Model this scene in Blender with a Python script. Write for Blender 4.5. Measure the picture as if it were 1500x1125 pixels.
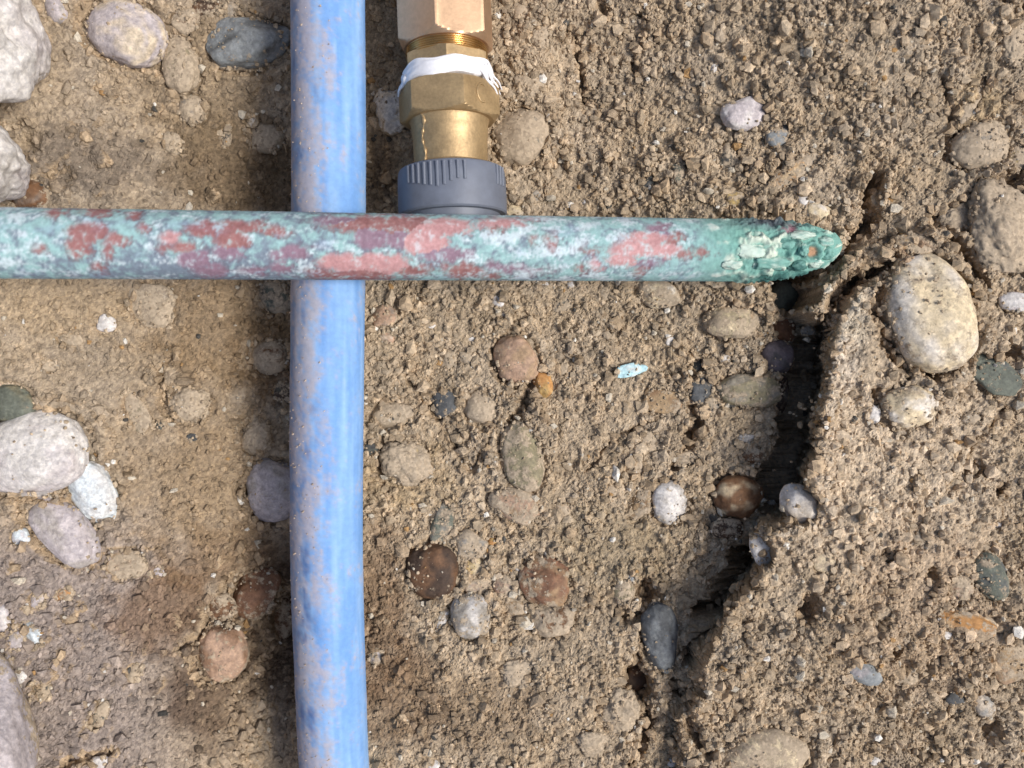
import bpy, bmesh, math
import numpy as np
from mathutils import Vector

# ------------------------------------------------------------------ camera, light, exposure
scene = bpy.context.scene
for o in list(bpy.data.objects):
    bpy.data.objects.remove(o)
COL = scene.collection
R = math.radians

HC = 0.339                       # camera height above the pit floor (m)
HALF_FOV = R(31.0)
K = 2 * math.tan(HALF_FOV) / 1500.0

cam_data = bpy.data.cameras.new('camera')
cam_data.sensor_width = 36.0
cam_data.lens = 18.0 / math.tan(HALF_FOV)
cam_data.clip_start = 0.005
cam_data.clip_end = 50.0
cam_data.dof.use_dof = True
cam_data.dof.focus_distance = 0.328
cam_data.dof.aperture_fstop = 11.0
cam = bpy.data.objects.new('camera', cam_data)
cam.location = (0, 0, HC)
COL.objects.link(cam)
scene.camera = cam

SUN_EL, SUN_AZ = 52.0, -10.0      # azimuth counted from +X (the frame's right) towards +Y
world = bpy.data.worlds.new('World')
scene.world = world
world.use_nodes = True
wn = world.node_tree
bg = wn.nodes['Background']
sky = wn.nodes.new('ShaderNodeTexSky')
sky.sky_type = 'NISHITA'
sky.sun_disc = False
sky.sun_elevation = R(SUN_EL)
sky.sun_rotation = R(90.0 - SUN_AZ)
sky.air_density = 1.0
sky.dust_density = 3.0
sky.ozone_density = 1.0
wn.links.new(sky.outputs[0], bg.inputs[0])
bg.inputs[1].default_value = 0.135

sl = bpy.data.lights.new('sun', 'SUN')
sl.energy = 3.0
sl.angle = R(18.0)
sl.color = (1.0, 0.975, 0.945)
sun = bpy.data.objects.new('sun', sl)
sun.rotation_euler = (R(90 - SUN_EL), 0, R(SUN_AZ + 90))
sun.location = (1, 0, 1)
COL.objects.link(sun)

scene.view_settings.view_transform = 'Standard'
scene.view_settings.look = 'None'
scene.view_settings.exposure = 0.13
scene.view_settings.gamma = 1.0
scene.view_settings.use_curve_mapping = False

# ------------------------------------------------------------------ helpers
rng = np.random.default_rng(11)

def P(px, py, z):
    """Spot on the plane at height z whose place in the 1500 x 1125 survey is (px, py)."""
    return ((px - 750.0) * K * (HC - z), -(py - 562.5) * K * (HC - z))

def lin(r, g, b):
    c = np.array([r, g, b], float) / 255.0
    return np.where(c <= 0.04045, c / 12.92, ((c + 0.055) / 1.055) ** 2.4)

def sstep(a, b, x):
    t = np.clip((x - a) / (b - a), 0, 1)
    return t * t * (3 - 2 * t)

_perm = np.random.default_rng(3).permutation(4096).astype(np.int64)
_val = np.random.default_rng(4).uniform(-1, 1, 4096)
_ga = np.random.default_rng(5).uniform(0, 2 * np.pi, 4096)
_gx, _gy = np.cos(_ga), np.sin(_ga)

def perlin2(x, y, seed=0):
    xi = np.floor(x).astype(np.int64); yi = np.floor(y).astype(np.int64)
    xf = x - xi; yf = y - yi
    u = xf * xf * xf * (xf * (xf * 6 - 15) + 10)
    v = yf * yf * yf * (yf * (yf * 6 - 15) + 10)
    def g(ix, iy, dx, dy):
        h = _perm[(_perm[(ix + seed * 131) & 4095] + iy) & 4095]
        return _gx[h] * dx + _gy[h] * dy
    a = g(xi, yi, xf, yf); b = g(xi + 1, yi, xf - 1, yf)
    c = g(xi, yi + 1, xf, yf - 1); d = g(xi + 1, yi + 1, xf - 1, yf - 1)
    return 1.5 * ((a + (b - a) * u) * (1 - v) + (c + (d - c) * u) * v)

def fbm2(x, y, octaves=4, seed=0, gain=0.5):
    s = 0; a = 1.0; t = 0
    for i in range(octaves):
        s = s + a * perlin2(x * 2 ** i + 17.3 * i, y * 2 ** i - 9.1 * i, seed + i)
        t += a; a *= gain
    return s / t

def vnoise3(p, seed=0):
    pi = np.floor(p).astype(np.int64); f = p - pi
    f = f * f * (3 - 2 * f)
    def h(dx, dy, dz):
        return _val[_perm[(_perm[(_perm[(pi[:, 0] + dx + seed * 57) & 4095] + pi[:, 1] + dy) & 4095] + pi[:, 2] + dz) & 4095]]
    x0 = h(0,0,0) * (1-f[:,0]) + h(1,0,0) * f[:,0]; x1 = h(0,1,0) * (1-f[:,0]) + h(1,1,0) * f[:,0]
    x2 = h(0,0,1) * (1-f[:,0]) + h(1,0,1) * f[:,0]; x3 = h(0,1,1) * (1-f[:,0]) + h(1,1,1) * f[:,0]
    y0 = x0 * (1-f[:,1]) + x1 * f[:,1]; y1 = x2 * (1-f[:,1]) + x3 * f[:,1]
    return y0 * (1-f[:,2]) + y1 * f[:,2]

def fbm3(p, octaves=3, seed=0):
    s = 0; a = 1.0; t = 0
    for i in range(octaves):
        s = s + a * vnoise3(p * 2 ** i + 5.7 * i, seed + i); t += a; a *= 0.5
    return s / t

def np_mesh(name, verts, faces, cols=None, extra=None, smooth=True, sharp=None):
    """faces: (n,3) or (n,4) int array; cols: (nv,3) linear colours."""
    me = bpy.data.meshes.new(name)
    n, k = faces.shape
    me.vertices.add(len(verts)); me.vertices.foreach_set('co', np.ascontiguousarray(verts, np.float32).ravel())
    me.loops.add(n * k); me.loops.foreach_set('vertex_index', np.ascontiguousarray(faces, np.int32).ravel())
    me.polygons.add(n)
    me.polygons.foreach_set('loop_start', np.arange(0, n * k, k, dtype=np.int32))
    me.polygons.foreach_set('loop_total', np.full(n, k, np.int32))
    me.update(calc_edges=True)
    me.polygons.foreach_set('use_smooth', np.full(n, bool(smooth)))
    if cols is not None:
        a = me.color_attributes.new('Col', 'FLOAT_COLOR', 'POINT')
        a.data.foreach_set('color', np.concatenate([np.clip(cols, 0, 1), np.ones((len(cols), 1))], 1).astype(np.float32).ravel())
    for key, arr in (extra or {}).items():
        a = me.attributes.new(key, 'FLOAT', 'POINT'); a.data.foreach_set('value', np.asarray(arr, np.float32))
    if sharp:
        me.set_sharp_from_angle(angle=R(sharp))
    me.validate()
    return me

def link(name, me, mat=None, parent=None, loc=(0, 0, 0), rot=(0, 0, 0)):
    o = bpy.data.objects.new(name, me)
    COL.objects.link(o)
    o.location = loc; o.rotation_euler = rot
    if parent is not None:
        o.parent = parent
    if mat is not None and me is not None:
        me.materials.append(mat)
    return o

def tag(o, label, cat=None, group=None, kind=None):
    o['label'] = label
    if cat: o['category'] = cat
    if group: o['group'] = group
    if kind: o['kind'] = kind
    return o

def grid_faces(nu, nv, wrap_v=False):
    """Quads of an nu x nv vertex grid (row-major)."""
    i = np.arange(nu - 1)[:, None]; m = nv if wrap_v else nv - 1
    j = np.arange(m)[None, :]; j2 = (j + 1) % nv
    return np.stack([i * nv + j, i * nv + j2, (i + 1) * nv + j2, (i + 1) * nv + j], -1).reshape(-1, 4)

# ------------------------------------------------------------------ materials
def new_mat(name):
    m = bpy.data.materials.new(name); m.use_nodes = True
    nt = m.node_tree; b = nt.nodes['Principled BSDF']
    return m, nt, b

def node(nt, typ, **kw):
    n = nt.nodes.new(typ)
    for k, v in kw.items():
        if k.startswith('i_'):
            n.inputs[k[2:].replace('_', ' ')].default_value = v
        else:
            setattr(n, k, v)
    return n

def mixc(nt, fac, a, b, blend='MIX'):
    n = nt.nodes.new('ShaderNodeMix'); n.data_type = 'RGBA'; n.blend_type = blend
    for sock, v in ((n.inputs[0], fac), (n.inputs[6], a), (n.inputs[7], b)):
        if hasattr(v, 'is_output') or isinstance(v, bpy.types.NodeSocket):
            nt.links.new(v, sock)
        else:
            sock.default_value = v
    return n.outputs[2]

def ramp(nt, src, lo, hi, a=(0, 0, 0, 1), b=(1, 1, 1, 1)):
    r = nt.nodes.new('ShaderNodeValToRGB')
    r.color_ramp.elements[0].position = lo; r.color_ramp.elements[0].color = a
    r.color_ramp.elements[1].position = hi; r.color_ramp.elements[1].color = b
    nt.links.new(src, r.inputs[0])
    return r.outputs[0]

def noise(nt, co, scale, detail=3.0, rough=0.6):
    n = nt.nodes.new('ShaderNodeTexNoise')
    n.inputs['Scale'].default_value = scale; n.inputs['Detail'].default_value = detail; n.inputs['Roughness'].default_value = rough
    nt.links.new(co, n.inputs['Vector'])
    return n.outputs['Fac']

def bump(nt, b, h, strength, dist):
    n = nt.nodes.new('ShaderNodeBump'); n.inputs['Strength'].default_value = strength; n.inputs['Distance'].default_value = dist
    nt.links.new(h, n.inputs['Height']); nt.links.new(n.outputs[0], b.inputs['Normal'])

def soil_material(name='soil'):
    m, nt, b = new_mat(name)
    co = nt.nodes.new('ShaderNodeTexCoord').outputs['Object']
    at = node(nt, 'ShaderNodeAttribute', attribute_name='Col').outputs['Color']
    vor = nt.nodes.new('ShaderNodeTexVoronoi'); vor.inputs['Scale'].default_value = 900.0
    nt.links.new(co, vor.inputs['Vector'])
    tone = ramp(nt, vor.outputs['Color'], 0.1, 0.9, (0.74, 0.74, 0.75, 1), (1.26, 1.25, 1.22, 1))
    c = mixc(nt, 1.0, at, tone, 'MULTIPLY')
    f = noise(nt, co, 330.0, 5.0, 0.7)
    t2 = ramp(nt, f, 0.3, 0.7, (0.84, 0.83, 0.81, 1), (1.14, 1.14, 1.14, 1))
    c = mixc(nt, 1.0, c, t2, 'MULTIPLY')
    nt.links.new(c, b.inputs['Base Color'])
    b.inputs['Roughness'].default_value = 0.95
    b.inputs['Specular IOR Level'].default_value = 0.15
    bump(nt, b, noise(nt, co, 1300.0, 4.0, 0.75), 0.75, 0.0008)
    return m

SOIL_RGB = lin(172, 155, 132)

def stone_material():
    m, nt, b = new_mat('stone')
    co = nt.nodes.new('ShaderNodeTexCoord').outputs['Object']
    at = node(nt, 'ShaderNodeAttribute', attribute_name='Col').outputs['Color']
    du = node(nt, 'ShaderNodeAttribute', attribute_name='dust').outputs['Fac']
    f1 = noise(nt, co, 420.0, 6.0, 0.72)
    c = mixc(nt, 1.0, at, ramp(nt, f1, 0.32, 0.68, (0.66, 0.65, 0.64, 1), (1.2, 1.2, 1.2, 1)), 'MULTIPLY')
    vor = nt.nodes.new('ShaderNodeTexVoronoi'); vor.inputs['Scale'].default_value = 1100.0
    nt.links.new(co, vor.inputs['Vector'])
    c = mixc(nt, 1.0, c, ramp(nt, vor.outputs['Color'], 0.15, 0.85, (0.84, 0.84, 0.86, 1), (1.12, 1.11, 1.09, 1)), 'MULTIPLY')
    # loose soil clinging to the stone
    f2 = noise(nt, co, 260.0, 6.0, 0.75)
    ad = node(nt, 'ShaderNodeMath', operation='ADD'); nt.links.new(f2, ad.inputs[0]); nt.links.new(du, ad.inputs[1])
    mask = ramp(nt, ad.outputs[0], 0.92, 1.04)
    soil = ramp(nt, vor.outputs['Color'], 0.1, 0.9, (*(SOIL_RGB * 0.72), 1), (*(SOIL_RGB * 1.2), 1))
    c = mixc(nt, mask, c, soil)
    nt.links.new(c, b.inputs['Base Color'])
    rg = ramp(nt, mask, 0.0, 1.0, (0.68, 0.68, 0.68, 1), (0.95, 0.95, 0.95, 1))
    nt.links.new(rg, b.inputs['Roughness'])
    b.inputs['Specular IOR Level'].default_value = 0.3
    hs = noise(nt, co, 800.0, 5.0, 0.7)
    m1 = node(nt, 'ShaderNodeMath', operation='MULTIPLY_ADD'); nt.links.new(mask, m1.inputs[0]); m1.inputs[1].default_value = 0.7; nt.links.new(hs, m1.inputs[2])
    bump(nt, b, m1.outputs[0], 0.5, 0.0006)
    return m

M_SOIL = soil_material()
M_STONE = stone_material()
# ------------------------------------------------------------------ inventory of the stones
PAL = dict(white=(212, 207, 200), cream=(212, 194, 160), pale=(198, 184, 164), lilac=(186, 177, 176), bluegrey=(138, 142, 142),
           dark=(66, 66, 64), slate=(88, 90, 91), greengrey=(104, 108, 96), olive=(140, 131, 104), tan=(164, 139, 106),
           brown=(118, 86, 60), dkbrown=(74, 59, 48), redbrown=(130, 96, 74), orange=(184, 136, 84), pink=(178, 148, 124),
           grey=(150, 143, 132), purple=(108, 98, 100), blue=(206, 214, 216), cyan=(178, 214, 220), cgreen=(112, 158, 146), ccream=(186, 202, 188), cdark=(58, 100, 94), soil=(172, 155, 132), yellow=(196, 170, 112))
# x, y, half axes a, b, turn (degrees clockwise), form (r round, a angular, f flat, c clod), colour, second colour, soil cover 0-1, rise, gap, name, category, label
S = []
def st(x, y, a, b, turn, form, c1, c2, dust, rise, gap, name, cat, label):
    S.append((x, y, a, b, turn, form, c1, c2, dust, rise, gap, name, cat, label))

# --- upper corner above the copper pipe, on the near side of the blue pipe
st(190, 52, 62, 46, 22, 'r', 'lilac', 'cream', .05, 1.3, .6, 'stone', 'stone', 'smooth pale pinkish round stone, largest of those above the copper pipe')
st(266, 92, 27, 48, -8, 'r', 'olive', 'dkbrown', .42, 1.1, .6, 'stone', 'stone', 'upright brown mottled oval stone touching the pale pinkish stone')
st(366, 66, 58, 37, -6, 'a', 'bluegrey', 'dark', .18, 1.2, .7, 'stone', 'stone', 'blue-grey banded stone with a dark lower edge next to the blue pipe')
st(283, 161, 21, 21, 0, 'r', 'grey', 'dkbrown', .4, .9, .5, 'pebble', 'pebble', 'small round grey-brown speckled pebble below the brown mottled oval stone')
st(272, 32, 23, 20, 30, 'a', 'brown', 'dkbrown', .4, 1., .5, 'stone', 'stone', 'brown angular stone above the upright mottled oval stone')
st(303, 12, 22, 16, 10, 'a', 'dkbrown', 'brown', .3, .9, .5, 'stone', 'stone', 'dark brown stone at the frame edge above the blue-grey banded stone')
st(341, 18, 11, 14, 15, 'a', 'pale', 'grey', .3, 1., .4, 'pebble', 'pebble', 'small pale chip lying just above the blue-grey banded stone')
st(82, 14, 15, 22, -25, 'r', 'lilac', 'grey', .1, 1., .6, 'pebble', 'pebble', 'pale lilac pebble between the white lump and the pale pinkish stone')
st(388, 200, 27, 22, 10, 'r', 'dkbrown', 'brown', .45, .7, .4, 'stone', 'stone', 'dark brown stone half sunk in shade beside the blue pipe above the copper pipe')
st(370, 178, 7, 9, 20, 'a', 'pale', 'white', .2, .9, .2, 'stone_chip', 'chip', 'tiny pale chip sitting on the edge of the half sunk dark brown stone')
st(331, 200, 8, 16, 8, 'a', 'dark', 'greengrey', .35, .6, .2, 'pebble', 'pebble', 'narrow dark green-grey pebble between the speckled pebble and the blue pipe')
st(44, 288, 30, 24, 0, 'r', 'brown', 'grey', .2, 1.1, .5, 'stone', 'stone', 'flat-topped brown stone tucked against the copper pipe beside the white lump')
st(252, 210, 18, 14, 30, 'c', 'soil', 'soil', .9, .7, .3, 'stone', 'stone', 'soil-coated stone barely raised below the small round speckled pebble')

# --- beside the fitting
st(577, 163, 30, 36, -14, 'a', 'white', 'cream', .22, 1.1, .5, 'stone', 'stone', 'rough white stone wedged against the hexagon of the brass fitting')
st(762, 195, 42, 45, 20, 'r', 'grey', 'greengrey', .46, .7, .3, 'stone', 'stone', 'grainy grey round stone beside the barrel of the brass fitting')
st(754, 310, 14, 12, 0, 'a', 'cream', 'pale', .2, .9, .2, 'pebble', 'pebble', 'cream pebble between the grey cap and the copper pipe')
st(775, 128, 22, 19, 10, 'c', 'pink', 'soil', .7, .8, .4, 'soil_clod', 'clod', 'pinkish crumbly clod above the grainy grey round stone')
st(786, 288, 9, 9, 0, 'a', 'grey', 'pale', .25, .8, .2, 'pebble', 'pebble', 'small light grey pebble between the grey cap and the copper pipe, just off the cap')
st(764, 18, 14, 14, 0, 'r', 'grey', 'soil', .5, .7, .3, 'pebble', 'pebble', 'dusty grey pebble at the frame edge beside the upper brass nut')
st(790, 55, 16, 20, 15, 'c', 'pink', 'tan', .6, .7, .3, 'soil_clod', 'clod', 'reddish tan clod beside the white sealing tape')

# --- soil slope above the copper pipe
st(1091, 166, 37, 25, -8, 'r', 'lilac', 'white', .06, 1., .35, 'pebble', 'pebble', 'smooth lilac-white oval pebble on the soil above the copper pipe')
st(1048, 101, 8, 8, 0, 'r', 'white', 'pale', .1, .9, .2, 'pebble', 'pebble', 'tiny white pebble above the lilac-white oval pebble')
st(950, 265, 10, 14, 10, 'a', 'dark', 'slate', .2, .7, .2, 'pebble', 'pebble', 'small charcoal pebble standing alone above the middle of the copper pipe')
st(996, 247, 12, 25, 5, 'a', 'greengrey', 'dark', .35, .7, .3, 'pebble', 'pebble', 'narrow dark green-grey pebble next to the small charcoal pebble')
st(1068, 228, 17, 24, -12, 'a', 'dark', 'greengrey', .36, .7, .4, 'pebble', 'pebble', 'dark angular pebble under the lilac-white oval pebble')
st(1141, 199, 22, 16, -25, 'r', 'bluegrey', 'grey', .3, .8, .4, 'pebble', 'pebble', 'blue-grey pebble at the lower end of the lilac-white oval pebble')
st(1080, 290, 16, 14, 0, 'a', 'yellow', 'tan', .35, .7, .3, 'pebble', 'pebble', 'yellowish pebble close above the copper pipe near its corroded end')
st(1160, 254, 44, 15, -34, 'a', 'orange', 'cream', .35, .9, .5, 'stone', 'stone', 'long orange-brown stone sliver slanting above the corroded pipe end')
st(1175, 293, 8, 11, -15, 'a', 'white', 'white', .0, 1.1, .2, 'stone_chip', 'chip', 'bright white chip below the orange-brown sliver')
st(1200, 312, 22, 15, 10, 'a', 'cream', 'white', .2, .9, .3, 'stone', 'stone', 'cream crumbly stone touching the top of the corroded pipe end')
st(1152, 316, 14, 9, 0, 'a', 'cream', 'pale', .3, .8, .2, 'pebble', 'pebble', 'flat cream pebble on top of the pipe just before its corroded end')
st(817, 250, 10, 12, 0, 'a', 'greengrey', 'dark', .4, .6, .2, 'pebble', 'pebble', 'dull green-grey pebble below the grainy grey round stone')
st(858, 297, 6, 6, 0, 'r', 'white', 'white', .05, .9, .1, 'stone_chip', 'chip', 'white speck of stone just above the copper pipe past the grey cap')
st(922, 263, 4, 4, 0, 'r', 'white', 'white', .05, .9, .1, 'stone_chip', 'chip', 'tiny white speck beside the small charcoal pebble')
st(869, 160, 11, 10, 0, 'r', 'grey', 'greengrey', .45, .6, .3, 'pebble', 'pebble', 'dusty grey-green pebble beside the long soil crack past the round grainy stone')
st(1015, 138, 10, 9, 0, 'r', 'pale', 'soil', .4, .7, .2, 'pebble', 'pebble', 'pale dusty pebble beside the lilac-white oval pebble')
st(928, 30, 12, 9, 0, 'r', 'greengrey', 'soil', .45, .6, .2, 'pebble', 'pebble', 'green-grey dusty pebble on the soil near the top edge of the frame')
st(1187, 150, 10, 8, -40, 'r', 'pale', 'soil', .45, .7, .3, 'pebble', 'pebble', 'small dusty pale pebble past the blue-grey pebble')

# --- bank beyond the corroded pipe end
st(1437, 213, 45, 34, -18, 'r', 'grey', 'pale', .42, 1., .6, 'stone', 'stone', 'large tan-grey stone with a pale lower lip high on the bank')
st(1424, 145, 12, 40, 28, 'a', 'cream', 'tan', .45, .8, .4, 'stone', 'stone', 'long cream streak-like stone above the large tan-grey stone')
st(1460, 332, 46, 66, -18, 'c', 'soil', 'pink', .55, 1.2, .7, 'soil_clod', 'clod', 'largest soil clod on the bank at the frame edge')
st(1405, 322, 32, 25, -25, 'c', 'soil', 'tan', .6, 1., .6, 'soil_clod', 'clod', 'rough soil clod leaning on the largest clod')
st(1340, 358, 32, 16, 4, 'a', 'cream', 'orange', .35, 1., .5, 'stone', 'stone', 'cream flat stone resting on top of the big oval pebble')
st(1356, 460, 62, 90, -20, 'r', 'cream', 'white', .22, 1.1, .8, 'stone', 'stone', 'big pale oval pebble in the bank, largest stone there')
st(1452, 547, 44, 23, 42, 'f', 'greengrey', 'slate', .14, 1.3, .5, 'stone', 'stone', 'flat dark green-grey shard below the big oval pebble')
st(1330, 595, 43, 31, -8, 'r', 'cream', 'white', .22, 1.1, .7, 'stone', 'stone', 'rounded cream stone on the bank below the big oval pebble')
st(1278, 608, 9, 14, 10, 'a', 'white', 'pale', .1, 1., .3, 'stone_chip', 'chip', 'white chip leaning on the rounded cream stone')
st(1490, 443, 28, 15, 8, 'r', 'white', 'lilac', .06, 1.2, .7, 'stone', 'stone', 'white stone cut off by the frame edge near the big oval pebble')
st(1395, 708, 13, 11, 0, 'a', 'cream', 'soil', .35, .9, .3, 'pebble', 'pebble', 'small cream pebble alone in the middle of the bank')
st(1421, 612, 15, 10, -10, 'r', 'pale', 'soil', .35, .9, .3, 'pebble', 'pebble', 'pale flat pebble below the dark green-grey shard')
st(1168, 738, 24, 30, -12, 'a', 'white', 'pale', .12, 1.7, .2, 'stone', 'stone', 'rough white chunk on the lip of the crack')
st(1112, 802, 15, 26, -12, 'a', 'white', 'pale', .15, 2.2, .2, 'stone', 'stone', 'narrow white flake hanging over the lower part of the crack')
st(1181, 485, 12, 8, -5, 'a', 'grey', 'dark', .2, .9, .3, 'pebble', 'pebble', 'grey pebble at the foot of the hooked soil ledge under the pipe end')
st(1490, 767, 9, 10, 0, 'a', 'slate', 'dark', .2, .8, .3, 'pebble', 'pebble', 'small dark pebble at the frame edge halfway down the bank')
st(1459, 767, 8, 7, 0, 'a', 'white', 'pale', .15, .9, .3, 'stone_chip', 'chip', 'white chip near the small dark pebble at the frame edge')
st(1320, 634, 10, 7, 0, 'a', 'pale', 'soil', .3, .9, .2, 'stone_chip', 'chip', 'pale crumb-sized chip under the rounded cream stone')
st(1207, 820, 17, 18, 0, 'f', 'cream', 'pink', .3, .9, .1, 'stone', 'stone', 'flat pale cream stone flush with the bank near the narrow white flake')
st(1450, 843, 23, 37, -22, 'r', 'greengrey', 'slate', .22, 1.1, .7, 'stone', 'stone', 'dark grey-green oval stone low on the bank')
st(1402, 864, 20, 29, 15, 'c', 'pink', 'pale', .3, 1., .5, 'soil_clod', 'clod', 'pinkish pale lump between the dark grey-green oval and the orange-tan piece')
st(1408, 908, 44, 17, 12, 'a', 'orange', 'cream', .25, 1., .6, 'stone', 'stone', 'flat orange-tan piece below the dark grey-green oval stone')
st(1386, 929, 10, 7, 0, 'r', 'white', 'white', .0, 1.1, .2, 'pebble', 'pebble', 'bright white pebble under the orange-tan piece')
st(1263, 981, 27, 18, 26, 'r', 'bluegrey', 'lilac', .1, 1.1, .6, 'pebble', 'pebble', 'shiny grey oval pebble low on the bank')
st(1398, 1019, 15, 13, 0, 'a', 'slate', 'dark', .15, .9, .4, 'pebble', 'pebble', 'dark slate pebble near the lower edge of the bank')
st(1437, 1029, 15, 22, -25, 'r', 'pale', 'bluegrey', .2, 1., .4, 'pebble', 'pebble', 'pale grey pebble beside the dark slate pebble')
st(1120, 1108, 64, 44, -6, 'r', 'cream', 'soil', .36, .9, .2, 'stone', 'stone', 'broad pale cream stone at the lower frame edge past the end of the crack')
st(1486, 967, 34, 36, 0, 'f', 'tan', 'pink', .3, 1., .5, 'stone', 'stone', 'tan flat stone at the frame edge low on the bank')
st(1327, 986, 24, 15, -10, 'c', 'pink', 'pale', .4, .9, .5, 'soil_clod', 'clod', 'pale pinkish clod beside the shiny grey oval pebble')
st(1285, 1112, 13, 8, 10, 'a', 'white', 'bluegrey', .2, .9, .3, 'stone_chip', 'chip', 'white chip at the lower frame edge below the shiny grey pebble')
st(1327, 935, 10, 9, 0, 'a', 'pale', 'soil', .35, .9, .3, 'pebble', 'pebble', 'dusty pale pebble between the orange-tan piece and the shiny grey pebble')
st(1346, 790, 12, 9, 30, 'a', 'grey', 'soil', .4, .8, .3, 'pebble', 'pebble', 'dusty grey pebble on the plain part of the bank')
st(1290, 900, 15, 10, -30, 'a', 'pale', 'soil', .4, .9, .3, 'pebble', 'pebble', 'dusty pale pebble on the bank straight above the shiny grey pebble')
st(1485, 60, 24, 40, 10, 'c', 'soil', 'cream', .6, 1., .6, 'soil_clod', 'clod', 'soil clod in the upper corner of the bank')
st(1362, 68, 16, 12, 0, 'c', 'pale', 'soil', .5, .8, .3, 'soil_clod', 'clod', 'pale dusty clod near the top edge of the bank')
st(1490, 232, 14, 22, 25, 'a', 'yellow', 'cream', .4, 1., .4, 'stone', 'stone', 'yellowish stone at the frame edge beside the large tan-grey stone')

# --- inside and beside the crack
st(1072, 472, 41, 25, 4, 'r', 'cream', 'olive', .34, 1.1, .5, 'stone', 'stone', 'cream oval stone just below the copper pipe beside the crack')
st(1145, 436, 26, 26, 0, 'r', 'greengrey', 'dark', .1, 1.2, .3, 'stone', 'stone', 'dark grey-green stone deep in the crack under the pipe end')
st(1143, 482, 26, 20, 0, 'r', 'redbrown', 'brown', .15, 1.2, .3, 'stone', 'stone', 'brown stone deep in the crack above the dark purple-grey pebble')
st(1137, 523, 24, 25, 0, 'r', 'purple', 'dark', .05, 1.35, .4, 'pebble', 'pebble', 'dark purple-grey round pebble in the crack')
st(1099, 573, 48, 25, 2, 'r', 'olive', 'grey', .25, 1.15, .5, 'stone', 'stone', 'olive-grey oval stone jutting into the crack below the purple-grey pebble')
st(1160, 578, 14, 30, 5, 'r', 'dkbrown', 'grey', .2, .9, .3, 'stone', 'stone', 'dim grey stone on the shaded wall of the crack')
st(1080, 727, 37, 31, 8, 'r', 'brown', 'cream', .12, 1.3, .7, 'stone', 'stone', 'warm brown round stone with a cream top in the crack')
st(1066, 776, 26, 18, 0, 'r', 'dkbrown', 'brown', .3, .9, .4, 'stone', 'stone', 'dark brown stone right under the cream-topped brown stone')
st(980, 735, 28, 32, -10, 'r', 'white', 'grey', .16, 1.25, .7, 'pebble', 'pebble', 'white-grey pebble on the floor beside the cream-topped brown stone')
st(938, 736, 16, 26, 15, 'a', 'tan', 'brown', .3, .9, .5, 'stone', 'stone', 'tan-brown stone pressed against the white-grey pebble')
st(1027, 570, 18, 21, 20, 'a', 'slate', 'dark', .2, 1., .5, 'stone', 'stone', 'charcoal stone between the olive-grey oval and the tan flat stone')
st(1021, 536, 8, 13, -20, 'a', 'dark', 'slate', .2, .9, .3, 'pebble', 'pebble', 'small charcoal pebble above the charcoal stone')
st(1042, 597, 13, 15, 0, 'a', 'grey', 'olive', .35, .9, .4, 'pebble', 'pebble', 'pale green-grey pebble tucked under the charcoal stone')
st(1092, 641, 15, 9, 0, 'a', 'grey', 'white', .25, .9, .3, 'pebble', 'pebble', 'light grey pebble halfway down the crack edge')
st(1102, 668, 17, 15, 0, 'r', 'brown', 'dkbrown', .3, .9, .4, 'pebble', 'pebble', 'brown pebble above the cream-topped brown stone')
st(1006, 671, 20, 11, -12, 'a', 'grey', 'tan', .35, .8, .5, 'pebble', 'pebble', 'flat grey pebble above the white-grey pebble')
st(1114, 489, 11, 9, 0, 'a', 'grey', 'greengrey', .2, .9, .3, 'pebble', 'pebble', 'small grey pebble between the cream oval stone and the crack')
st(1063, 527, 8, 8, 0, 'a', 'white', 'pale', .2, .9, .2, 'stone_chip', 'chip', 'whitish chip between the cream oval and the olive-grey oval')
st(1056, 412, 20, 10, 0, 'f', 'greengrey', 'grey', .4, .8, .3, 'stone', 'stone', 'flat grey-green stone half hidden by the copper pipe above the cream oval')

# --- floor between the blue pipe and the crack
st(923, 543, 23, 10, -13, 'f', 'cyan', 'white', .02, 3.0, .3, 'stone_chip', 'chip', 'pale blue and white striped chip lying on the open floor')
st(972, 587, 29, 19, 8, 'f', 'tan', 'brown', .22, 1.2, .4, 'stone', 'stone', 'tan-brown flat stone below the blue and white chip')
st(952, 649, 13, 19, 10, 'a', 'bluegrey', 'soil', .42, .6, .2, 'pebble', 'pebble', 'dusty blue-grey pebble below the tan-brown flat stone')
st(932, 684, 15, 18, 30, 'a', 'greengrey', 'soil', .45, .6, .3, 'pebble', 'pebble', 'dusty grey-green pebble above the tan-brown stone and the white-grey pebble')
st(981, 499, 7, 7, 0, 'a', 'white', 'white', .1, .9, .1, 'stone_chip', 'chip', 'white chip between the blue and white chip and the cream oval')
st(967, 431, 31, 20, 5, 'a', 'cream', 'white', .35, 1., .4, 'stone', 'stone', 'cream crumbly stone touching the lower edge of the copper pipe')
st(886, 430, 10, 12, 0, 'r', 'grey', 'soil', .4, .8, .3, 'pebble', 'pebble', 'small grey pebble under the copper pipe before the cream crumbly stone')
st(836, 417, 6, 6, 0, 'r', 'white', 'pale', .1, .9, .1, 'stone_chip', 'chip', 'white chip under the copper pipe, farther one from the blue pipe')
st(797, 417, 7, 5, 0, 'r', 'white', 'pale', .1, .9, .1, 'stone_chip', 'chip', 'white chip under the copper pipe, nearer one to the blue pipe')
st(822, 447, 17, 10, -15, 'f', 'slate', 'greengrey', .4, .7, .2, 'pebble', 'pebble', 'blue-black flat pebble below the copper pipe')
st(828, 537, 14, 18, 0, 'a', 'greengrey', 'slate', .45, .6, .3, 'pebble', 'pebble', 'dusty dark pebble beside the orange pebble')
st(823, 747, 13, 13, 0, 'r', 'pink', 'pale', .4, .8, .3, 'pebble', 'pebble', 'pinkish pebble by itself beside the tan stone with the cream spot')
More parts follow.
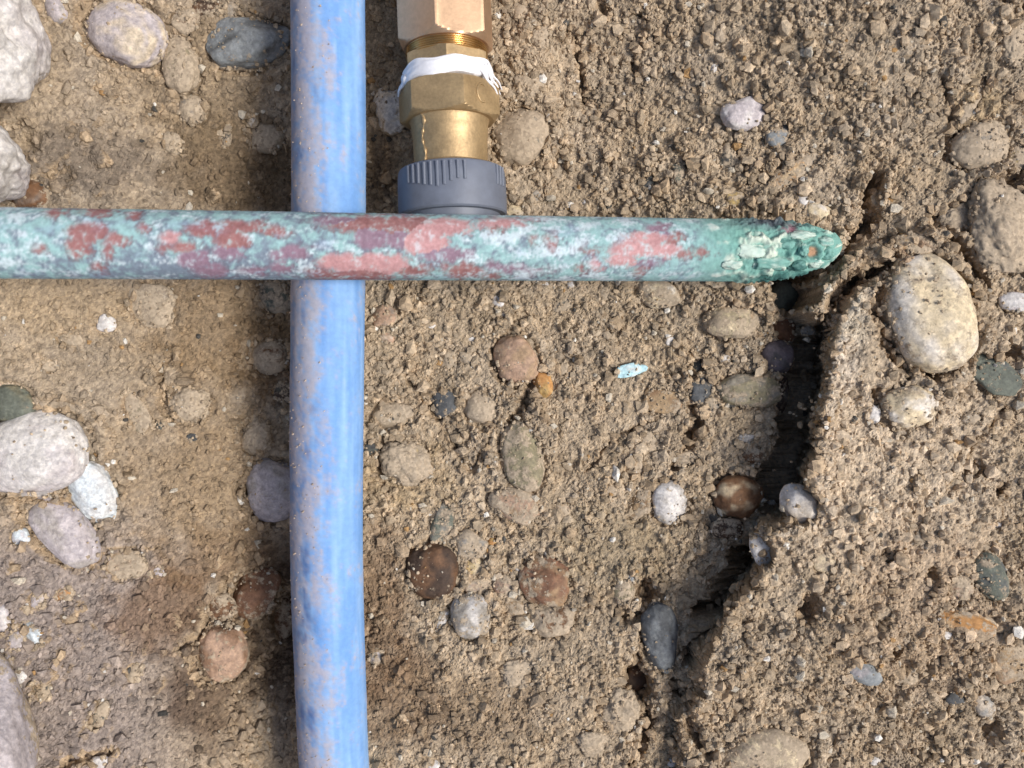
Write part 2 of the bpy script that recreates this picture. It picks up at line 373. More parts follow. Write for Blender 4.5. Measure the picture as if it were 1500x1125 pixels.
st(896, 718, 12, 11, 0, 'r', 'grey', 'soil', .42, .7, .2, 'pebble', 'pebble', 'dusty grey pebble on the open floor before the tan-brown stone')
st(757, 527, 32, 37, -8, 'r', 'pink', 'tan', .18, 1.2, .75, 'stone', 'stone', 'pinkish brown rounded stone in the middle of the floor')
st(796, 561, 14, 20, -22, 'a', 'orange', 'yellow', .1, 1.2, .5, 'pebble', 'pebble', 'bright orange pebble against the pinkish brown stone')
st(652, 590, 19, 23, 0, 'r', 'slate', 'dark', .2, 1., .5, 'pebble', 'pebble', 'dark slate round pebble with soil on it near the blue pipe')
st(618, 588, 6, 11, -15, 'a', 'dark', 'slate', .2, .9, .4, 'pebble', 'pebble', 'small black pebble beside the dark slate round pebble')
st(705, 597, 24, 26, 0, 'r', 'slate', 'soil', .45, .9, .5, 'stone', 'stone', 'half dusty dark grey stone between the slate pebble and the pinkish brown stone')
st(723, 624, 12, 7, -15, 'a', 'redbrown', 'dkbrown', .1, 1., .4, 'pebble', 'pebble', 'reddish brown pebble under the half dusty dark grey stone')
st(765, 668, 31, 53, -10, 'r', 'olive', 'grey', .3, 1., .6, 'stone', 'stone', 'upright olive-grey oval stone below the pinkish brown stone')
st(594, 676, 35, 36, 0, 'c', 'yellow', 'cream', .4, .9, .4, 'stone', 'stone', 'crumbly yellowish lump of stone near the blue pipe')
st(573, 605, 34, 22, 5, 'a', 'pale', 'grey', .45, .8, .4, 'stone', 'stone', 'dusty pale stone close to the blue pipe above the yellowish lump')
st(563, 463, 20, 18, -10, 'a', 'pink', 'grey', .25, 1., .4, 'stone', 'stone', 'pinkish grey stone beside the blue pipe just under the copper pipe')
st(568, 494, 10, 9, 0, 'a', 'pink', 'pale', .15, 1., .3, 'pebble', 'pebble', 'small pinkish chip below the pinkish grey stone')
st(729, 441, 11, 8, 10, 'a', 'white', 'lilac', .15, 1., .2, 'stone_chip', 'chip', 'white chip midway under the copper pipe above the pinkish brown stone')
st(737, 461, 4, 4, 0, 'r', 'white', 'white', .0, .9, .1, 'stone_chip', 'chip', 'tiny white speck below the white chip midway under the copper pipe')
st(632, 477, 6, 5, 0, 'a', 'white', 'white', .1, .9, .1, 'stone_chip', 'chip', 'white speck between the pinkish grey stone and the pinkish brown stone')
st(691, 498, 6, 5, 0, 'a', 'white', 'pale', .1, .9, .1, 'stone_chip', 'chip', 'white speck just before the pinkish brown stone')
st(544, 658, 13, 10, -15, 'a', 'dark', 'greengrey', .15, .9, .4, 'pebble', 'pebble', 'dark green pebble touching the blue pipe beside the yellowish lump')
st(657, 526, 13, 19, 8, 'a', 'tan', 'pink', .38, .9, .4, 'stone', 'stone', 'tan stone above the dark slate round pebble')
st(685, 525, 13, 13, 0, 'a', 'grey', 'pale', .38, .9, .4, 'pebble', 'pebble', 'light grey pebble above the half dusty dark grey stone')
st(757, 740, 40, 24, 20, 'a', 'pink', 'tan', .32, 1., .5, 'stone', 'stone', 'tan pinkish stone with a cream spot below the olive-grey oval')
st(726, 732, 8, 7, 0, 'r', 'cream', 'white', .1, 1.4, .2, 'pebble', 'pebble', 'cream pebble at the end of the tan pinkish stone')
st(648, 766, 18, 30, 12, 'a', 'greengrey', 'grey', .28, 1., .5, 'stone', 'stone', 'green-grey upright stone above the dark brown round stone')
st(690, 800, 27, 22, 10, 'a', 'grey', 'greengrey', .36, .9, .4, 'stone', 'stone', 'grey dusty stone above the cream and orange lump')
st(634, 834, 38, 41, 0, 'r', 'dkbrown', 'brown', .16, 1.1, .6, 'stone', 'stone', 'dark brown round stone near the blue pipe')
st(697, 826, 17, 15, 0, 'a', 'cream', 'yellow', .25, 1., .4, 'stone', 'stone', 'cream and orange lump touching the dark brown round stone')
st(722, 792, 9, 8, 0, 'a', 'orange', 'yellow', .2, .9, .3, 'pebble', 'pebble', 'little orange pebble above the cream and orange lump')
st(690, 901, 31, 33, -8, 'r', 'grey', 'white', .26, 1.1, .6, 'stone', 'stone', 'grey stone with a white face below the dark brown round stone')
st(703, 857, 24, 13, 0, 'a', 'grey', 'pink', .35, .9, .5, 'stone', 'stone', 'grey flat stone above the white-faced grey stone')
st(739, 857, 16, 17, 0, 'a', 'pink', 'grey', .3, 1., .5, 'stone', 'stone', 'pinkish grey knob between the flat grey stone and the reddish brown stone')
st(755, 887, 17, 15, 0, 'a', 'tan', 'brown', .38, 1., .5, 'stone', 'stone', 'tan knob below the pinkish grey knob')
st(800, 847, 37, 38, 0, 'a', 'redbrown', 'tan', .26, 1., .65, 'stone', 'stone', 'reddish brown angular stone on the floor, largest of its colour')
st(808, 906, 34, 25, -12, 'a', 'brown', 'tan', .4, .9, .6, 'stone', 'stone', 'brown dusty stone right below the reddish brown angular stone')
st(647, 910, 7, 21, 24, 'a', 'white', 'cream', .25, .9, .3, 'stone_chip', 'chip', 'thin white flake beside the white-faced grey stone')
st(550, 961, 11, 14, 10, 'r', 'grey', 'lilac', .3, .9, .3, 'pebble', 'pebble', 'grey pebble touching the lower run of the blue pipe')
st(634, 1119, 12, 6, -4, 'a', 'white', 'white', .0, 1.1, .2, 'stone_chip', 'chip', 'white chip at the lower frame edge near the blue pipe')
st(969, 932, 27, 54, -12, 'r', 'slate', 'bluegrey', .12, 1.15, .8, 'stone', 'stone', 'dark blue-grey oval stone with a frosty patch at the lower end of the crack')
st(914, 866, 15, 19, 0, 'r', 'olive', 'tan', .36, 1., .4, 'stone', 'stone', 'olive knob beside the dark hole above the blue-grey oval stone')
st(924, 846, 7, 8, 0, 'a', 'bluegrey', 'white', .2, 1., .2, 'pebble', 'pebble', 'small blue-grey pebble on top of the olive knob')
st(933, 996, 18, 21, 0, 'r', 'dkbrown', 'brown', .1, .6, .6, 'stone', 'stone', 'dark brown stone sunk in a hole below the blue-grey oval stone')
st(984, 1118, 8, 6, 0, 'a', 'white', 'white', .0, 1.1, .1, 'stone_chip', 'chip', 'white chip at the lower frame edge under the blue-grey oval stone')
st(758, 832, 6, 6, 0, 'r', 'white', 'pale', .1, 1., .1, 'stone_chip', 'chip', 'white speck beside the reddish brown angular stone')
st(870, 1085, 24, 18, 10, 'c', 'soil', 'pale', .6, .9, .5, 'soil_clod', 'clod', 'pale soil clod near the lower frame edge before the broad cream stone')
st(760, 985, 26, 20, -10, 'c', 'soil', 'tan', .6, .8, .4, 'soil_clod', 'clod', 'soil clod below the brown dusty stone')
st(906, 1040, 30, 30, 0, 'c', 'soil', 'pale', .6, 1., .6, 'soil_clod', 'clod', 'rounded soil clod below the sunk dark brown stone')

# --- floor and slope on the other side of the blue pipe
st(55, 664, 80, 62, -16, 'r', 'white', 'lilac', .04, 1.35, .7, 'boulder', 'stone', 'biggest white boulder with a smooth top, cut off by the frame edge')
st(140, 721, 30, 54, -14, 'r', 'blue', 'white', .06, 1.15, .6, 'stone', 'stone', 'bluish white oval stone leaning on the biggest white boulder')
st(95, 777, 35, 60, -42, 'r', 'lilac', 'grey', .1, 1.2, .8, 'stone', 'stone', 'lilac-grey long stone below the biggest white boulder')
st(16, 592, 38, 30, 20, 'r', 'greengrey', 'olive', .12, 1., .7, 'stone', 'stone', 'green-grey banded stone peeping out above the biggest white boulder')
st(157, 474, 14, 13, 5, 'a', 'white', 'lilac', .0, 1.4, .2, 'stone_chip', 'chip', 'white cube-like chip on the soil below the copper pipe')
st(402, 717, 46, 46, 18, 'r', 'lilac', 'grey', .18, 1.1, .7, 'stone', 'stone', 'brown-grey stone with a frosty top partly under the blue pipe')
st(102, 498, 18, 13, 10, 'a', 'slate', 'greengrey', .45, .5, .1, 'pebble', 'pebble', 'dusty slate pebble near the white cube-like chip')
st(76, 537, 17, 9, 5, 'a', 'bluegrey', 'grey', .45, .5, .1, 'pebble', 'pebble', 'dusty blue-grey pebble above the green-grey banded stone')
st(233, 621, 10, 8, 20, 'a', 'dark', 'greengrey', .2, .7, .2, 'pebble', 'pebble', 'small black-green pebble, nearer one to the biggest white boulder')
st(281, 640, 8, 6, 0, 'a', 'dark', 'slate', .1, .8, .2, 'pebble', 'pebble', 'small black pebble, nearer one to the blue pipe')
st(276, 592, 32, 27, 10, 'c', 'soil', 'tan', .7, .6, .6, 'stone', 'stone', 'soil-coated stone with a dark curved edge in the middle of the slope')
st(200, 605, 17, 33, -22, 'f', 'olive', 'grey', .4, .9, .3, 'stone', 'stone', 'flat olive-grey stone flush with the soil beside the biggest white boulder')
st(222, 447, 34, 32, 0, 'f', 'soil', 'pale', .42, .9, .2, 'stone', 'stone', 'flat soil-coloured stone just below the copper pipe past the white cube-like chip')
st(246, 462, 8, 19, -8, 'a', 'slate', 'greengrey', .35, .8, .2, 'pebble', 'pebble', 'dark edge pebble against the flat soil-coloured stone')
st(404, 436, 30, 24, 20, 'r', 'greengrey', 'dkbrown', .35, .9, .5, 'stone', 'stone', 'dark greenish stone in the shade under the crossing of the pipes')
st(396, 522, 30, 26, 0, 'r', 'brown', 'redbrown', .4, .8, .4, 'stone', 'stone', 'reddish brown stone in the shade of the blue pipe')
st(372, 640, 24, 32, 0, 'c', 'pale', 'lilac', .45, .7, .3, 'stone', 'stone', 'pale dusty stone in the soil above the frosty-topped stone')
st(418, 575, 17, 16, 0, 'r', 'dkbrown', 'greengrey', .3, .9, .4, 'stone', 'stone', 'dark stone tucked under the blue pipe')
st(30, 787, 12, 14, 0, 'r', 'blue', 'lilac', .1, .8, .3, 'pebble', 'pebble', 'pale bluish pebble beside the lilac-grey long stone')
st(185, 826, 29, 22, -8, 'f', 'soil', 'pink', .4, 1.2, .6, 'stone', 'stone', 'soil-coloured oval stone with a brown rim below the bluish white oval')
st(232, 838, 9, 9, 0, 'r', 'lilac', 'pale', .2, .8, .2, 'pebble', 'pebble', 'pale pebble beside the brown-rimmed oval stone')
st(373, 868, 35, 37, 8, 'a', 'redbrown', 'brown', .22, 1.2, .6, 'stone', 'stone', 'rough brick-brown angular stone beside the blue pipe')
st(325, 891, 19, 22, 0, 'a', 'brown', 'dkbrown', .3, 1., .5, 'stone', 'stone', 'small brown stone beside the rough brick-brown stone')
st(327, 952, 35, 42, 0, 'r', 'pink', 'brown', .22, 1.2, .6, 'stone', 'stone', 'rounded pinkish brown stone below the rough brick-brown stone')
st(416, 905, 16, 30, 5, 'r', 'brown', 'dkbrown', .3, 1., .5, 'stone', 'stone', 'dim brown stone between the brick-brown stone and the blue pipe')
st(52, 932, 13, 17, -15, 'a', 'blue', 'bluegrey', .2, .9, .4, 'pebble', 'pebble', 'pale blue-grey pebble low on the slope')
st(39, 917, 11, 9, 0, 'a', 'bluegrey', 'blue', .25, .9, .3, 'pebble', 'pebble', 'smaller blue-grey pebble touching the pale blue-grey pebble')
st(25, 938, 12, 16, 10, 'r', 'lilac', 'grey', .2, 1., .4, 'pebble', 'pebble', 'lilac-grey pebble beside the pale blue-grey pebble')
st(27, 991, 14, 10, -15, 'a', 'white', 'white', .0, 1.2, .2, 'stone_chip', 'chip', 'bright white chip at the top of the pale slab edge')
st(28, 1010, 8, 9, 0, 'a', 'white', 'blue', .0, 1.2, .2, 'stone_chip', 'chip', 'bluish white chip just under the bright white chip at the slab edge')
st(146, 1048, 12, 24, 28, 'a', 'greengrey', 'dark', .38, .7, .2, 'pebble', 'pebble', 'dusty dark green stone low on the slope')
st(63, 1010, 16, 18, 0, 'a', 'dark', 'greengrey', .4, .7, .3, 'pebble', 'pebble', 'dark dusty stone between the slab and the dark green stone')
st(5, 906, 15, 24, 0, 'r', 'lilac', 'white', .1, 1.1, .5, 'stone', 'stone', 'pale stone at the frame edge below the lilac-grey long stone')
st(6, 970, 14, 14, 0, 'r', 'lilac', 'grey', .2, 1., .4, 'pebble', 'pebble', 'round lilac pebble at the frame edge just above the slab')
st(147, 1118, 14, 10, 0, 'a', 'white', 'lilac', .15, .9, .2, 'stone_chip', 'chip', 'whitish chip at the lower frame edge near the slab')
st(196, 985, 12, 16, 20, 'a', 'greengrey', 'grey', .45, .6, .2, 'pebble', 'pebble', 'dusty grey-green pebble on the slope before the shaded hollow')
st(95, 870, 14, 10, -20, 'a', 'orange', 'pink', .35, .8, .3, 'pebble', 'pebble', 'orange-stained pebble below the lilac-grey long stone')
st(55, 880, 13, 15, 0, 'a', 'lilac', 'pale', .3, .8, .3, 'pebble', 'pebble', 'pale lilac crumbly pebble below the lilac-grey long stone')
# ------------------------------------------------------------------ ground: one sheet, crumbly soil as real relief
STEP = 0.00048
def axis(lo, hi, far):
    core = np.arange(lo, hi + STEP / 2, STEP)
    out = []; d = STEP; x = 0.0
    while x < far:
        d *= 1.22; x += d; out.append(x)
    out = np.array(out)
    return np.concatenate([lo - out[::-1], core, hi + out]), len(out)
gx, padx = axis(-0.222, 0.222, 3.5)
gy, pady = axis(-0.170, 0.168, 3.5)
X, Y = np.meshgrid(gx, gy, indexing='xy')          # rows = y
NY, NX = X.shape
U0 = 750 + X / (K * HC); V0 = 562.5 - Y / (K * HC)   # survey coordinates on the floor plane
ZB = 0.026
UB = 750 + X / (K * (HC - ZB)); VB = 562.5 - Y / (K * (HC - ZB))   # the same on the bank's plane

def seg_dist(U, V, pts, closed=False):
    """distance to a polyline and parameter of the nearest point"""
    best = np.full(U.shape, 1e9); par = np.zeros(U.shape)
    n = len(pts); m = n if closed else n - 1
    for i in range(m):
        (x0, y0), (x1, y1) = pts[i], pts[(i + 1) % n]
        dx, dy = x1 - x0, y1 - y0; L = dx * dx + dy * dy
        t = np.clip(((U - x0) * dx + (V - y0) * dy) / L, 0, 1)
        d = np.hypot(U - x0 - t * dx, V - y0 - t * dy)
        w = d < best
        best = np.where(w, d, best); par = np.where(w, (i + t) / max(m, 1), par)
    return best, par

def inside(U, V, pts):
    r = np.zeros(U.shape, bool); n = len(pts)
    for i in range(n):
        (x0, y0), (x1, y1) = pts[i], pts[(i + 1) % n]
        if y0 == y1: continue
        c = ((y0 > V) != (y1 > V)) & (U < (x1 - x0) * (V - y0) / (y1 - y0) + x0)
        r ^= c
    return r

n1 = fbm2(X / 0.055, Y / 0.055, 4, 1)
n2 = fbm2(X / 0.014, Y / 0.014, 4, 7)
n3 = fbm2(X / 0.0045, Y / 0.0045, 3, 15)
n3b = fbm2(X / 0.0026, Y / 0.0065, 3, 35)

H = 0.0055 * n1
H += 0.024 * sstep(330, -40, U0)                                     # slope rising on one side
H -= 0.016 * np.exp(-((U0 - 395) / 60) ** 2) * sstep(60, 260, V0)     # hollow beside the blue pipe
H -= 0.012 * np.exp(-((U0 - 385) / 90) ** 2 - ((V0 - 960) / 130) ** 2)
H += 0.022 * sstep(850, 1250, U0) * sstep(540, 300, V0)               # slope above the copper pipe
H += 0.008 * sstep(560, 780, U0) * sstep(260, 0, V0)
# crevice
crev = [(1150, 405), (1168, 470), (1176, 540), (1166, 600), (1152, 660), (1130, 720), (1108, 775), (1088, 835), (1058, 875), (1030, 925), (1008, 965)]
wU = U0 + 15 * n2 * 2 + 7 * n3; wV = V0 + 14 * fbm2(X / 0.012, Y / 0.012, 3, 22) * 2
dc, tc = seg_dist(wU, wV, crev)
halfw = np.interp(tc, [0, .15, .5, .75, 1], [36, 31, 27, 24, 17])
H -= np.interp(tc, [0, .1, .8, 1], [.026, .030, .026, .014]) * (1 - sstep(0.4, 1.2, dc / halfw))
# bank
bank = [(1300, 398), (1262, 408), (1240, 424), (1217, 452), (1207, 520), (1201, 590), (1190, 650), (1178, 705), (1174, 742), (1150, 768), (1112, 772),
        (1100, 800), (1117, 826), (1102, 860), (1064, 896), (1046, 940), (1028, 985), (1040, 1030), (1010, 1080), (1000, 1300), (2600, 1300), (2600, 300), (1340, 330)]
bu = UB + 13 * n2 + 7 * n3 + 4 * n3b; bv = VB + 13 * fbm2(X / 0.013, Y / 0.013, 4, 41) + 4 * n3
db, _ = seg_dist(bu, bv, bank, True)
ins = inside(bu, bv, bank)
sd = np.where(ins, db, -db)
bank_top = 0.0255 - 0.003 * sstep(1250, 1500, UB) + 0.006 * n1 + 0.004 * n2
bank_top -= 0.014 * sstep(930, 1110, VB)
wb = sstep(-4, 6, sd)
Hb = bank_top - 0.002 * np.exp(-np.clip(sd, 0, None) / 8) + .0035 * np.exp(-((sd - 14) / 14) ** 2) * sstep(950, 850, VB)
H = np.where(wb > 0, np.maximum(H, H * (1 - wb) + Hb * wb), H)
# hooked ledge of soil under the pipe end
ledge = [(1300, 340), (1262, 352), (1232, 378), (1204, 396), (1182, 428), (1172, 460), (1186, 482), (1206, 482), (1222, 456), (1240, 424), (1268, 402), (1310, 388), (1340, 360)]
dl, _ = seg_dist(bu, bv, ledge, True)
sl_ = np.where(inside(bu, bv, ledge), dl, -dl)
wl = sstep(-4, 12, sl_)
H = np.where(wl > 0, np.maximum(H, H * (1 - wl) + (0.016 + 0.008 * sstep(0, 25, sl_) + .003 * n2) * wl), H)
# soil heaped against the pipe's tip
H = np.maximum(H, H + (.0255 + .002 * n2 - H) * np.clip(1.25 * np.exp(-((UB - 1250) / 24) ** 2 - ((VB - 366) / 24) ** 2), 0, 1) * (H < .0255))
# thin cracks: points, half width (px), depth (m)
cracks = [([(1312, 384), (1272, 402), (1246, 424), (1226, 456), (1214, 488), (1206, 540)], 7, .014),
          ([(1296, 250), (1284, 285), (1290, 325), (1262, 350), (1236, 378)], 9, .016),
          ([(834, 52), (850, 110), (855, 168)], 5, .006), ([(877, 5), (885, 42)], 4, .005), ([(922, 92), (927, 124)], 4, .005),
          ([(778, 560), (768, 582), (764, 600), (742, 628)], 5, .007), ([(1016, 535), (1010, 590), (1022, 615), (1012, 650), (985, 690)], 6, .008),
          ([(600, 560), (625, 600), (690, 690), (720, 640)], 4, .004), ([(860, 690), (900, 640), (960, 612)], 3, .003),
          ([(300, 905), (280, 940), (262, 955)], 6, .006), ([(1288, 400), (1280, 450), (1298, 510), (1330, 552)], 6, .009),
          ([(1388, 335), (1412, 380), (1440, 420)], 6, .010), ([(560, 640), (556, 700), (575, 725)], 4, .004),
          ([(935, 960), (925, 1010), (955, 1060), (925, 1125)], 7, .010), ([(990, 1000), (1010, 1060), (1030, 1090)], 8, .010),
          ([(240, 800), (170, 800), (152, 830)], 3, .002), ([(90, 1125), (120, 1098), (180, 1085)], 8, .006), ([(10, 930), (28, 900), (60, 890)], 6, .006),
          ([(260, 520), (240, 545), (242, 590), (262, 618)], 4, .0035), ([(1480, 600), (1440, 650), (1420, 700)], 4, .004), ([(1380, 120), (1395, 170), (1392, 230)], 5, .005)]
for pts, hw, dep in cracks:
    zz = 0.024 if np.mean([p[0] for p in pts]) > 1190 else 0.0
    w_pts = [P(px, py, zz) for px, py in pts]
    xs = [p[0] for p in w_pts]; ys = [p[1] for p in w_pts]; mg = 0.014
    i0, i1 = np.searchsorted(gy, [min(ys) - mg, max(ys) + mg]); j0, j1 = np.searchsorted(gx, [min(xs) - mg, max(xs) + mg])
    s_ = (slice(i0, i1), slice(j0, j1))
    d, t = seg_dist(X[s_] + .0016 * n2[s_] + .0008 * n3[s_], Y[s_] + .0016 * n1[s_], w_pts)
    wpx = hw * K * (HC - zz) * (1.15 - 0.9 * np.abs(t - .5)) * (1 + .6 * n2[s_])
    H[s_] -= dep * np.exp(-(d / np.maximum(wpx, 2e-4)) ** 2)
# pits
for (px, py, rx, ry, dep) in [(1485, 268, 17, 16, .016), (1373, 322, 8, 16, .010), (1396, 354, 12, 9, .010), (1497, 372, 7, 26, .012), (1492, 30, 9, 26, .012),
                              (1452, 10, 10, 12, .008), (1366, 550, 7, 11, .008), (1283, 578, 7, 11, .008), (1154, 868, 13, 15, .012), (947, 868, 17, 18, .015), (925, 902, 20, 12, .009),
                              (933, 994, 20, 22, .012), (1250, 346, 8, 14, .012), (1485, 520, 12, 16, .008), (1445, 690, 8, 10, .006), (1480, 720, 9, 9, .006),
                              (1368, 842, 9, 9, .006), (1302, 812, 9, 9, .005), (1310, 958, 14, 10, .008), (1425, 955, 10, 8, .006), (60, 225, 30, 26, .008), (110, 270, 18, 16, .006),
                              (400, 950, 30, 60, .010), (395, 905, 16, 24, .008), (1005, 640, 10, 14, .009), (950, 250, 3, 6, .003), (545, 250, 26, 60, .006), (1352, 400, 9, 6, .004), (60, 1035, 14, 10, .006), (1485, 1090, 14, 16, .006)]:
    zz = 0.024 if px > 1190 else 0.0
    cx, cy = P(px, py, zz); f = K * (HC - zz); mg = 3.2 * max(rx, ry) * f
    i0, i1 = np.searchsorted(gy, [cy - mg, cy + mg]); j0, j1 = np.searchsorted(gx, [cx - mg, cx + mg]); s_ = (slice(i0, i1), slice(j0, j1))
    q = ((X[s_] - cx) / (rx * f)) ** 2 + ((Y[s_] - cy) / (ry * f)) ** 2
    q = q * (1 + .5 * n2[s_])
    H[s_] -= dep * np.exp(-np.clip(q, 0, 20) ** 1.3)

# crumbliness by place: fine and smooth beside the blue pipe, coarse on the bank
crumb = 0.42 + 0.58 * sstep(430, 620, U0)
crumb = np.where(U0 < 330, 0.42 + 0.30 * sstep(740, 900, V0) + 0.15 * sstep(330, 150, V0), crumb)
_pt = fbm2(X / 0.03, Y / 0.03, 3, 201)
crumb = np.where(U0 < 430, crumb * .8, crumb) * (.5 + .5 * sstep(-.35, .35, _pt))
crumb *= 1 - .35 * sstep(4, 30, sd) * sstep(900, 800, VB)
_bk = 1 - .45 * sstep(0, 30, sd)
H += crumb * (0.0024 * n2 * _bk + 0.0007 * n3 * _bk + 0.0012 * n3b * sstep(760, 900, U0) * sstep(480, 380, V0))

# the pit's sides beyond the frame
ex = np.maximum(np.maximum(-0.235 - X, 0), np.maximum(X - 0.245, 0) * 0.55)
ey = np.maximum(np.maximum(Y - 0.185, 0), np.maximum(-0.185 - Y, 0))
e = np.hypot(ex, ey)
H += 0.16 * sstep(0, 0.22, e) + 0.02 * sstep(0, .05, e) * n1

# ---- stones: places, sockets
def h_at(x, y):
    j = np.clip(np.searchsorted(gx, x), 1, NX - 1); i = np.clip(np.searchsorted(gy, y), 1, NY - 1)
    return H[i, j]
H00 = H.copy()
placed = []
stone_mask = np.zeros(H.shape, bool)
for si, (px, py, a, b, turn, form, c1, c2, dust, rise, gap, name, cat, label) in enumerate(S):
    z = 0.0
    for _ in range(5):                      # settle on the relief
        x, y = P(px, py, z)
        j = np.clip(np.searchsorted(gx, x), 3, NX - 4); i = np.clip(np.searchsorted(gy, y), 3, NY - 4)
        zt = H00[i - 3:i + 4, j - 3:j + 4].mean()
        z = 0.5 * z + 0.5 * zt
    if 'lip of the crack' in label or 'flake hanging' in label:      # these stick to the bank's wall near its top
        z = .0165; x, y = P(px, py, z)
    f = K * (HC - z)
    A, B = a * f, b * f
    C = min(A, B) * {'r': .68, 'a': .62, 'f': .32, 'c': .55}[form]
    th = -R(turn)
    placed.append((x, y, z, A, B, C, th))
    mg = 1.7 * max(A, B) + .003
    i0, i1 = np.searchsorted(gy, [y - mg, y + mg]); j0, j1 = np.searchsorted(gx, [x - mg, x + mg]); s_ = (slice(i0, i1), slice(j0, j1))
    dx, dy = X[s_] - x, Y[s_] - y
    lx = dx * math.cos(th) + dy * math.sin(th); ly = -dx * math.sin(th) + dy * math.cos(th)
    r = np.sqrt((lx / A) ** 2 + (ly / B) ** 2)
    w_px = (r - 1) * min(A, B)                                    # metres outside the rim
    ang = np.arctan2(dy, dx)
    side = 0.25 + 0.75 * (0.5 - 0.5 * np.cos(ang - 0.25)) ** 1.5   # deeper on the far side from the light
    moat = gap * min(.0075, .6 * min(A, B)) * side * np.exp(-((w_px - .0003) / .0013) ** 2) * (1 + .7 * n3[s_])
    collar = 0.34 * C * np.exp(-((w_px - .0028) / .0024) ** 2) * (1 - .5 * side)
    ok = r > .86
    H[s_] = np.where(ok, H[s_] - moat + collar, H[s_])
    if form != 'c':
        H[s_] = np.where(r < .86, np.minimum(H[s_], z + C * (rise * .9 - 1) - .1 * C), H[s_])
    else:
        H[s_] = np.where(r < .8, np.minimum(H[s_], z + C * (rise * .9 - 1)), H[s_])
    stone_mask[s_] |= (r < .95)

# ---- grains pressed into the soil
H0 = H.copy()
tone = np.zeros(H.shape)
dense_j = (padx, NX - padx); dense_i = (pady, NY - pady)
kern = []
for k in range(90):
    rad = [1.0, 1.35, 1.8, 2.4, 3.1, 4.1, 5.4, 7.0, 9.2][k // 10] * rng.uniform(.85, 1.15)
    n = int(math.ceil(rad * 1.3)) + 1
    yy, xx = np.mgrid[-n:n + 1, -n:n + 1].astype(float)
    t = rng.uniform(0, np.pi); asp = rng.uniform(.6, 1.0)
    lx = (xx * math.cos(t) + yy * math.sin(t)) / rad; ly = (-xx * math.sin(t) + yy * math.cos(t)) / (rad * asp)
    pw = rng.uniform(1.6, 2.6)
    q = (np.abs(lx) ** pw + np.abs(ly) ** pw)
    cap = np.clip(1 - q, 0, None) ** .6 + .34 * (rng.random(q.shape) - .5)
    tilt = 0.25 * (lx * rng.normal() + ly * rng.normal())
    kern.append((n, np.where(q < 1, (cap + tilt) * rad * STEP * .85, -1.0)))
counts = [40000, 66000, 52000, 22000, 8200, 3300, 1100, 520, 190]
grY, grX = np.gradient(H0, gy, gx)
steep = np.hypot(grX, grY) > 1.1
for cls, cnt in enumerate(counts):
    ii = rng.integers(dense_i[0] + 14, dense_i[1] - 14, cnt); jj = rng.integers(dense_j[0] + 14, dense_j[1] - 14, cnt)
    kk = rng.integers(0, 10, cnt) + cls * 10
    tn = rng.normal(0, 1, cnt); sc = rng.uniform(.55, 1.15, cnt); keep = rng.random(cnt)
    for i, j, k, t_, s_c, kp in zip(ii, jj, kk, tn, sc, keep):
        cr = crumb[i, j]
        if stone_mask[i, j] or (cls >= 3 and kp > cr ** 1.6):
            continue
        n, kr = kern[k]
        sub = H[i - n:i + n + 1, j - n:j + n + 1]
        cand = (H0[i - n:i + n + 1, j - n:j + n + 1] if steep[i, j] else H0[i, j]) + kr * (s_c * (0.55 + 0.45 * cr)) - .00012
        w = (cand > sub) & (kr > -.5)
        if w.any():
            sub[w] = cand[w]
            tone[i - n:i + n + 1, j - n:j + n + 1][w] = t_
H += crumb * 0.00020 * rng.normal(0, 1, H.shape) * (np.hypot(ex, ey) < .02)

# ---- colour of the soil
soil = SOIL_RGB
col = np.ones(H.shape + (3,)) * soil
big = fbm2(X / 0.035, Y / 0.035, 4, 51); med = fbm2(X / 0.009, Y / 0.009, 3, 61)
col *= (1 + .24 * big + .16 * med + .12 * tone)[..., None]
warm = fbm2(X / 0.022, Y / 0.022, 3, 71)
col *= np.stack([1 + .05 * warm, np.ones_like(warm), 1 - .09 * warm], -1)
def stain_or_shade(px, py, rx, ry, rgb, k, zz=0.0):  # real stains, and patches of shade painted into the soil
    cx, cy = P(px, py, zz); f = K * (HC - zz); mg = 2.2 * max(rx, ry) * f
    i0, i1 = np.searchsorted(gy, [cy - mg, cy + mg]); j0, j1 = np.searchsorted(gx, [cx - mg, cx + mg]); s_ = (slice(i0, i1), slice(j0, j1))
    q = np.sqrt(((X[s_] - cx) / (rx * f)) ** 2 + ((Y[s_] - cy) / (ry * f)) ** 2) + .45 * med[s_] + .25 * n2[s_]
    w = (k * (1 - sstep(.45, 1.15, q)))[..., None]
    col[s_] = col[s_] * (1 - w) + (lin(*rgb) * (1 + .12 * tone[s_][..., None])) * w
cool_light = (sstep(340, 160, U0) * sstep(700, 830, V0))[..., None]  # cool light in the lower corner, painted as greyer soil
col = col * (1 - .8 * cool_light) + (lin(152, 140, 133) * (1 + .12 * tone + .1 * med)[..., None]) * .8 * cool_light
lipw = (.75 * np.exp(-((sd - 14) / 20) ** 2) * sstep(400, 440, VB) * sstep(830, 740, VB) * sstep(-.5, .3, med + .5))[..., None]
col = col * (1 - lipw) + lin(204, 190, 170) * (1 + .1 * tone[..., None]) * lipw
painted_dim = (.12 * sstep(470, 380, U0 + 40 * big))[..., None]  # weaker light past the blue pipe, painted as darker soil
col *= 1 - painted_dim * np.array([1.0, 1.0, .9])
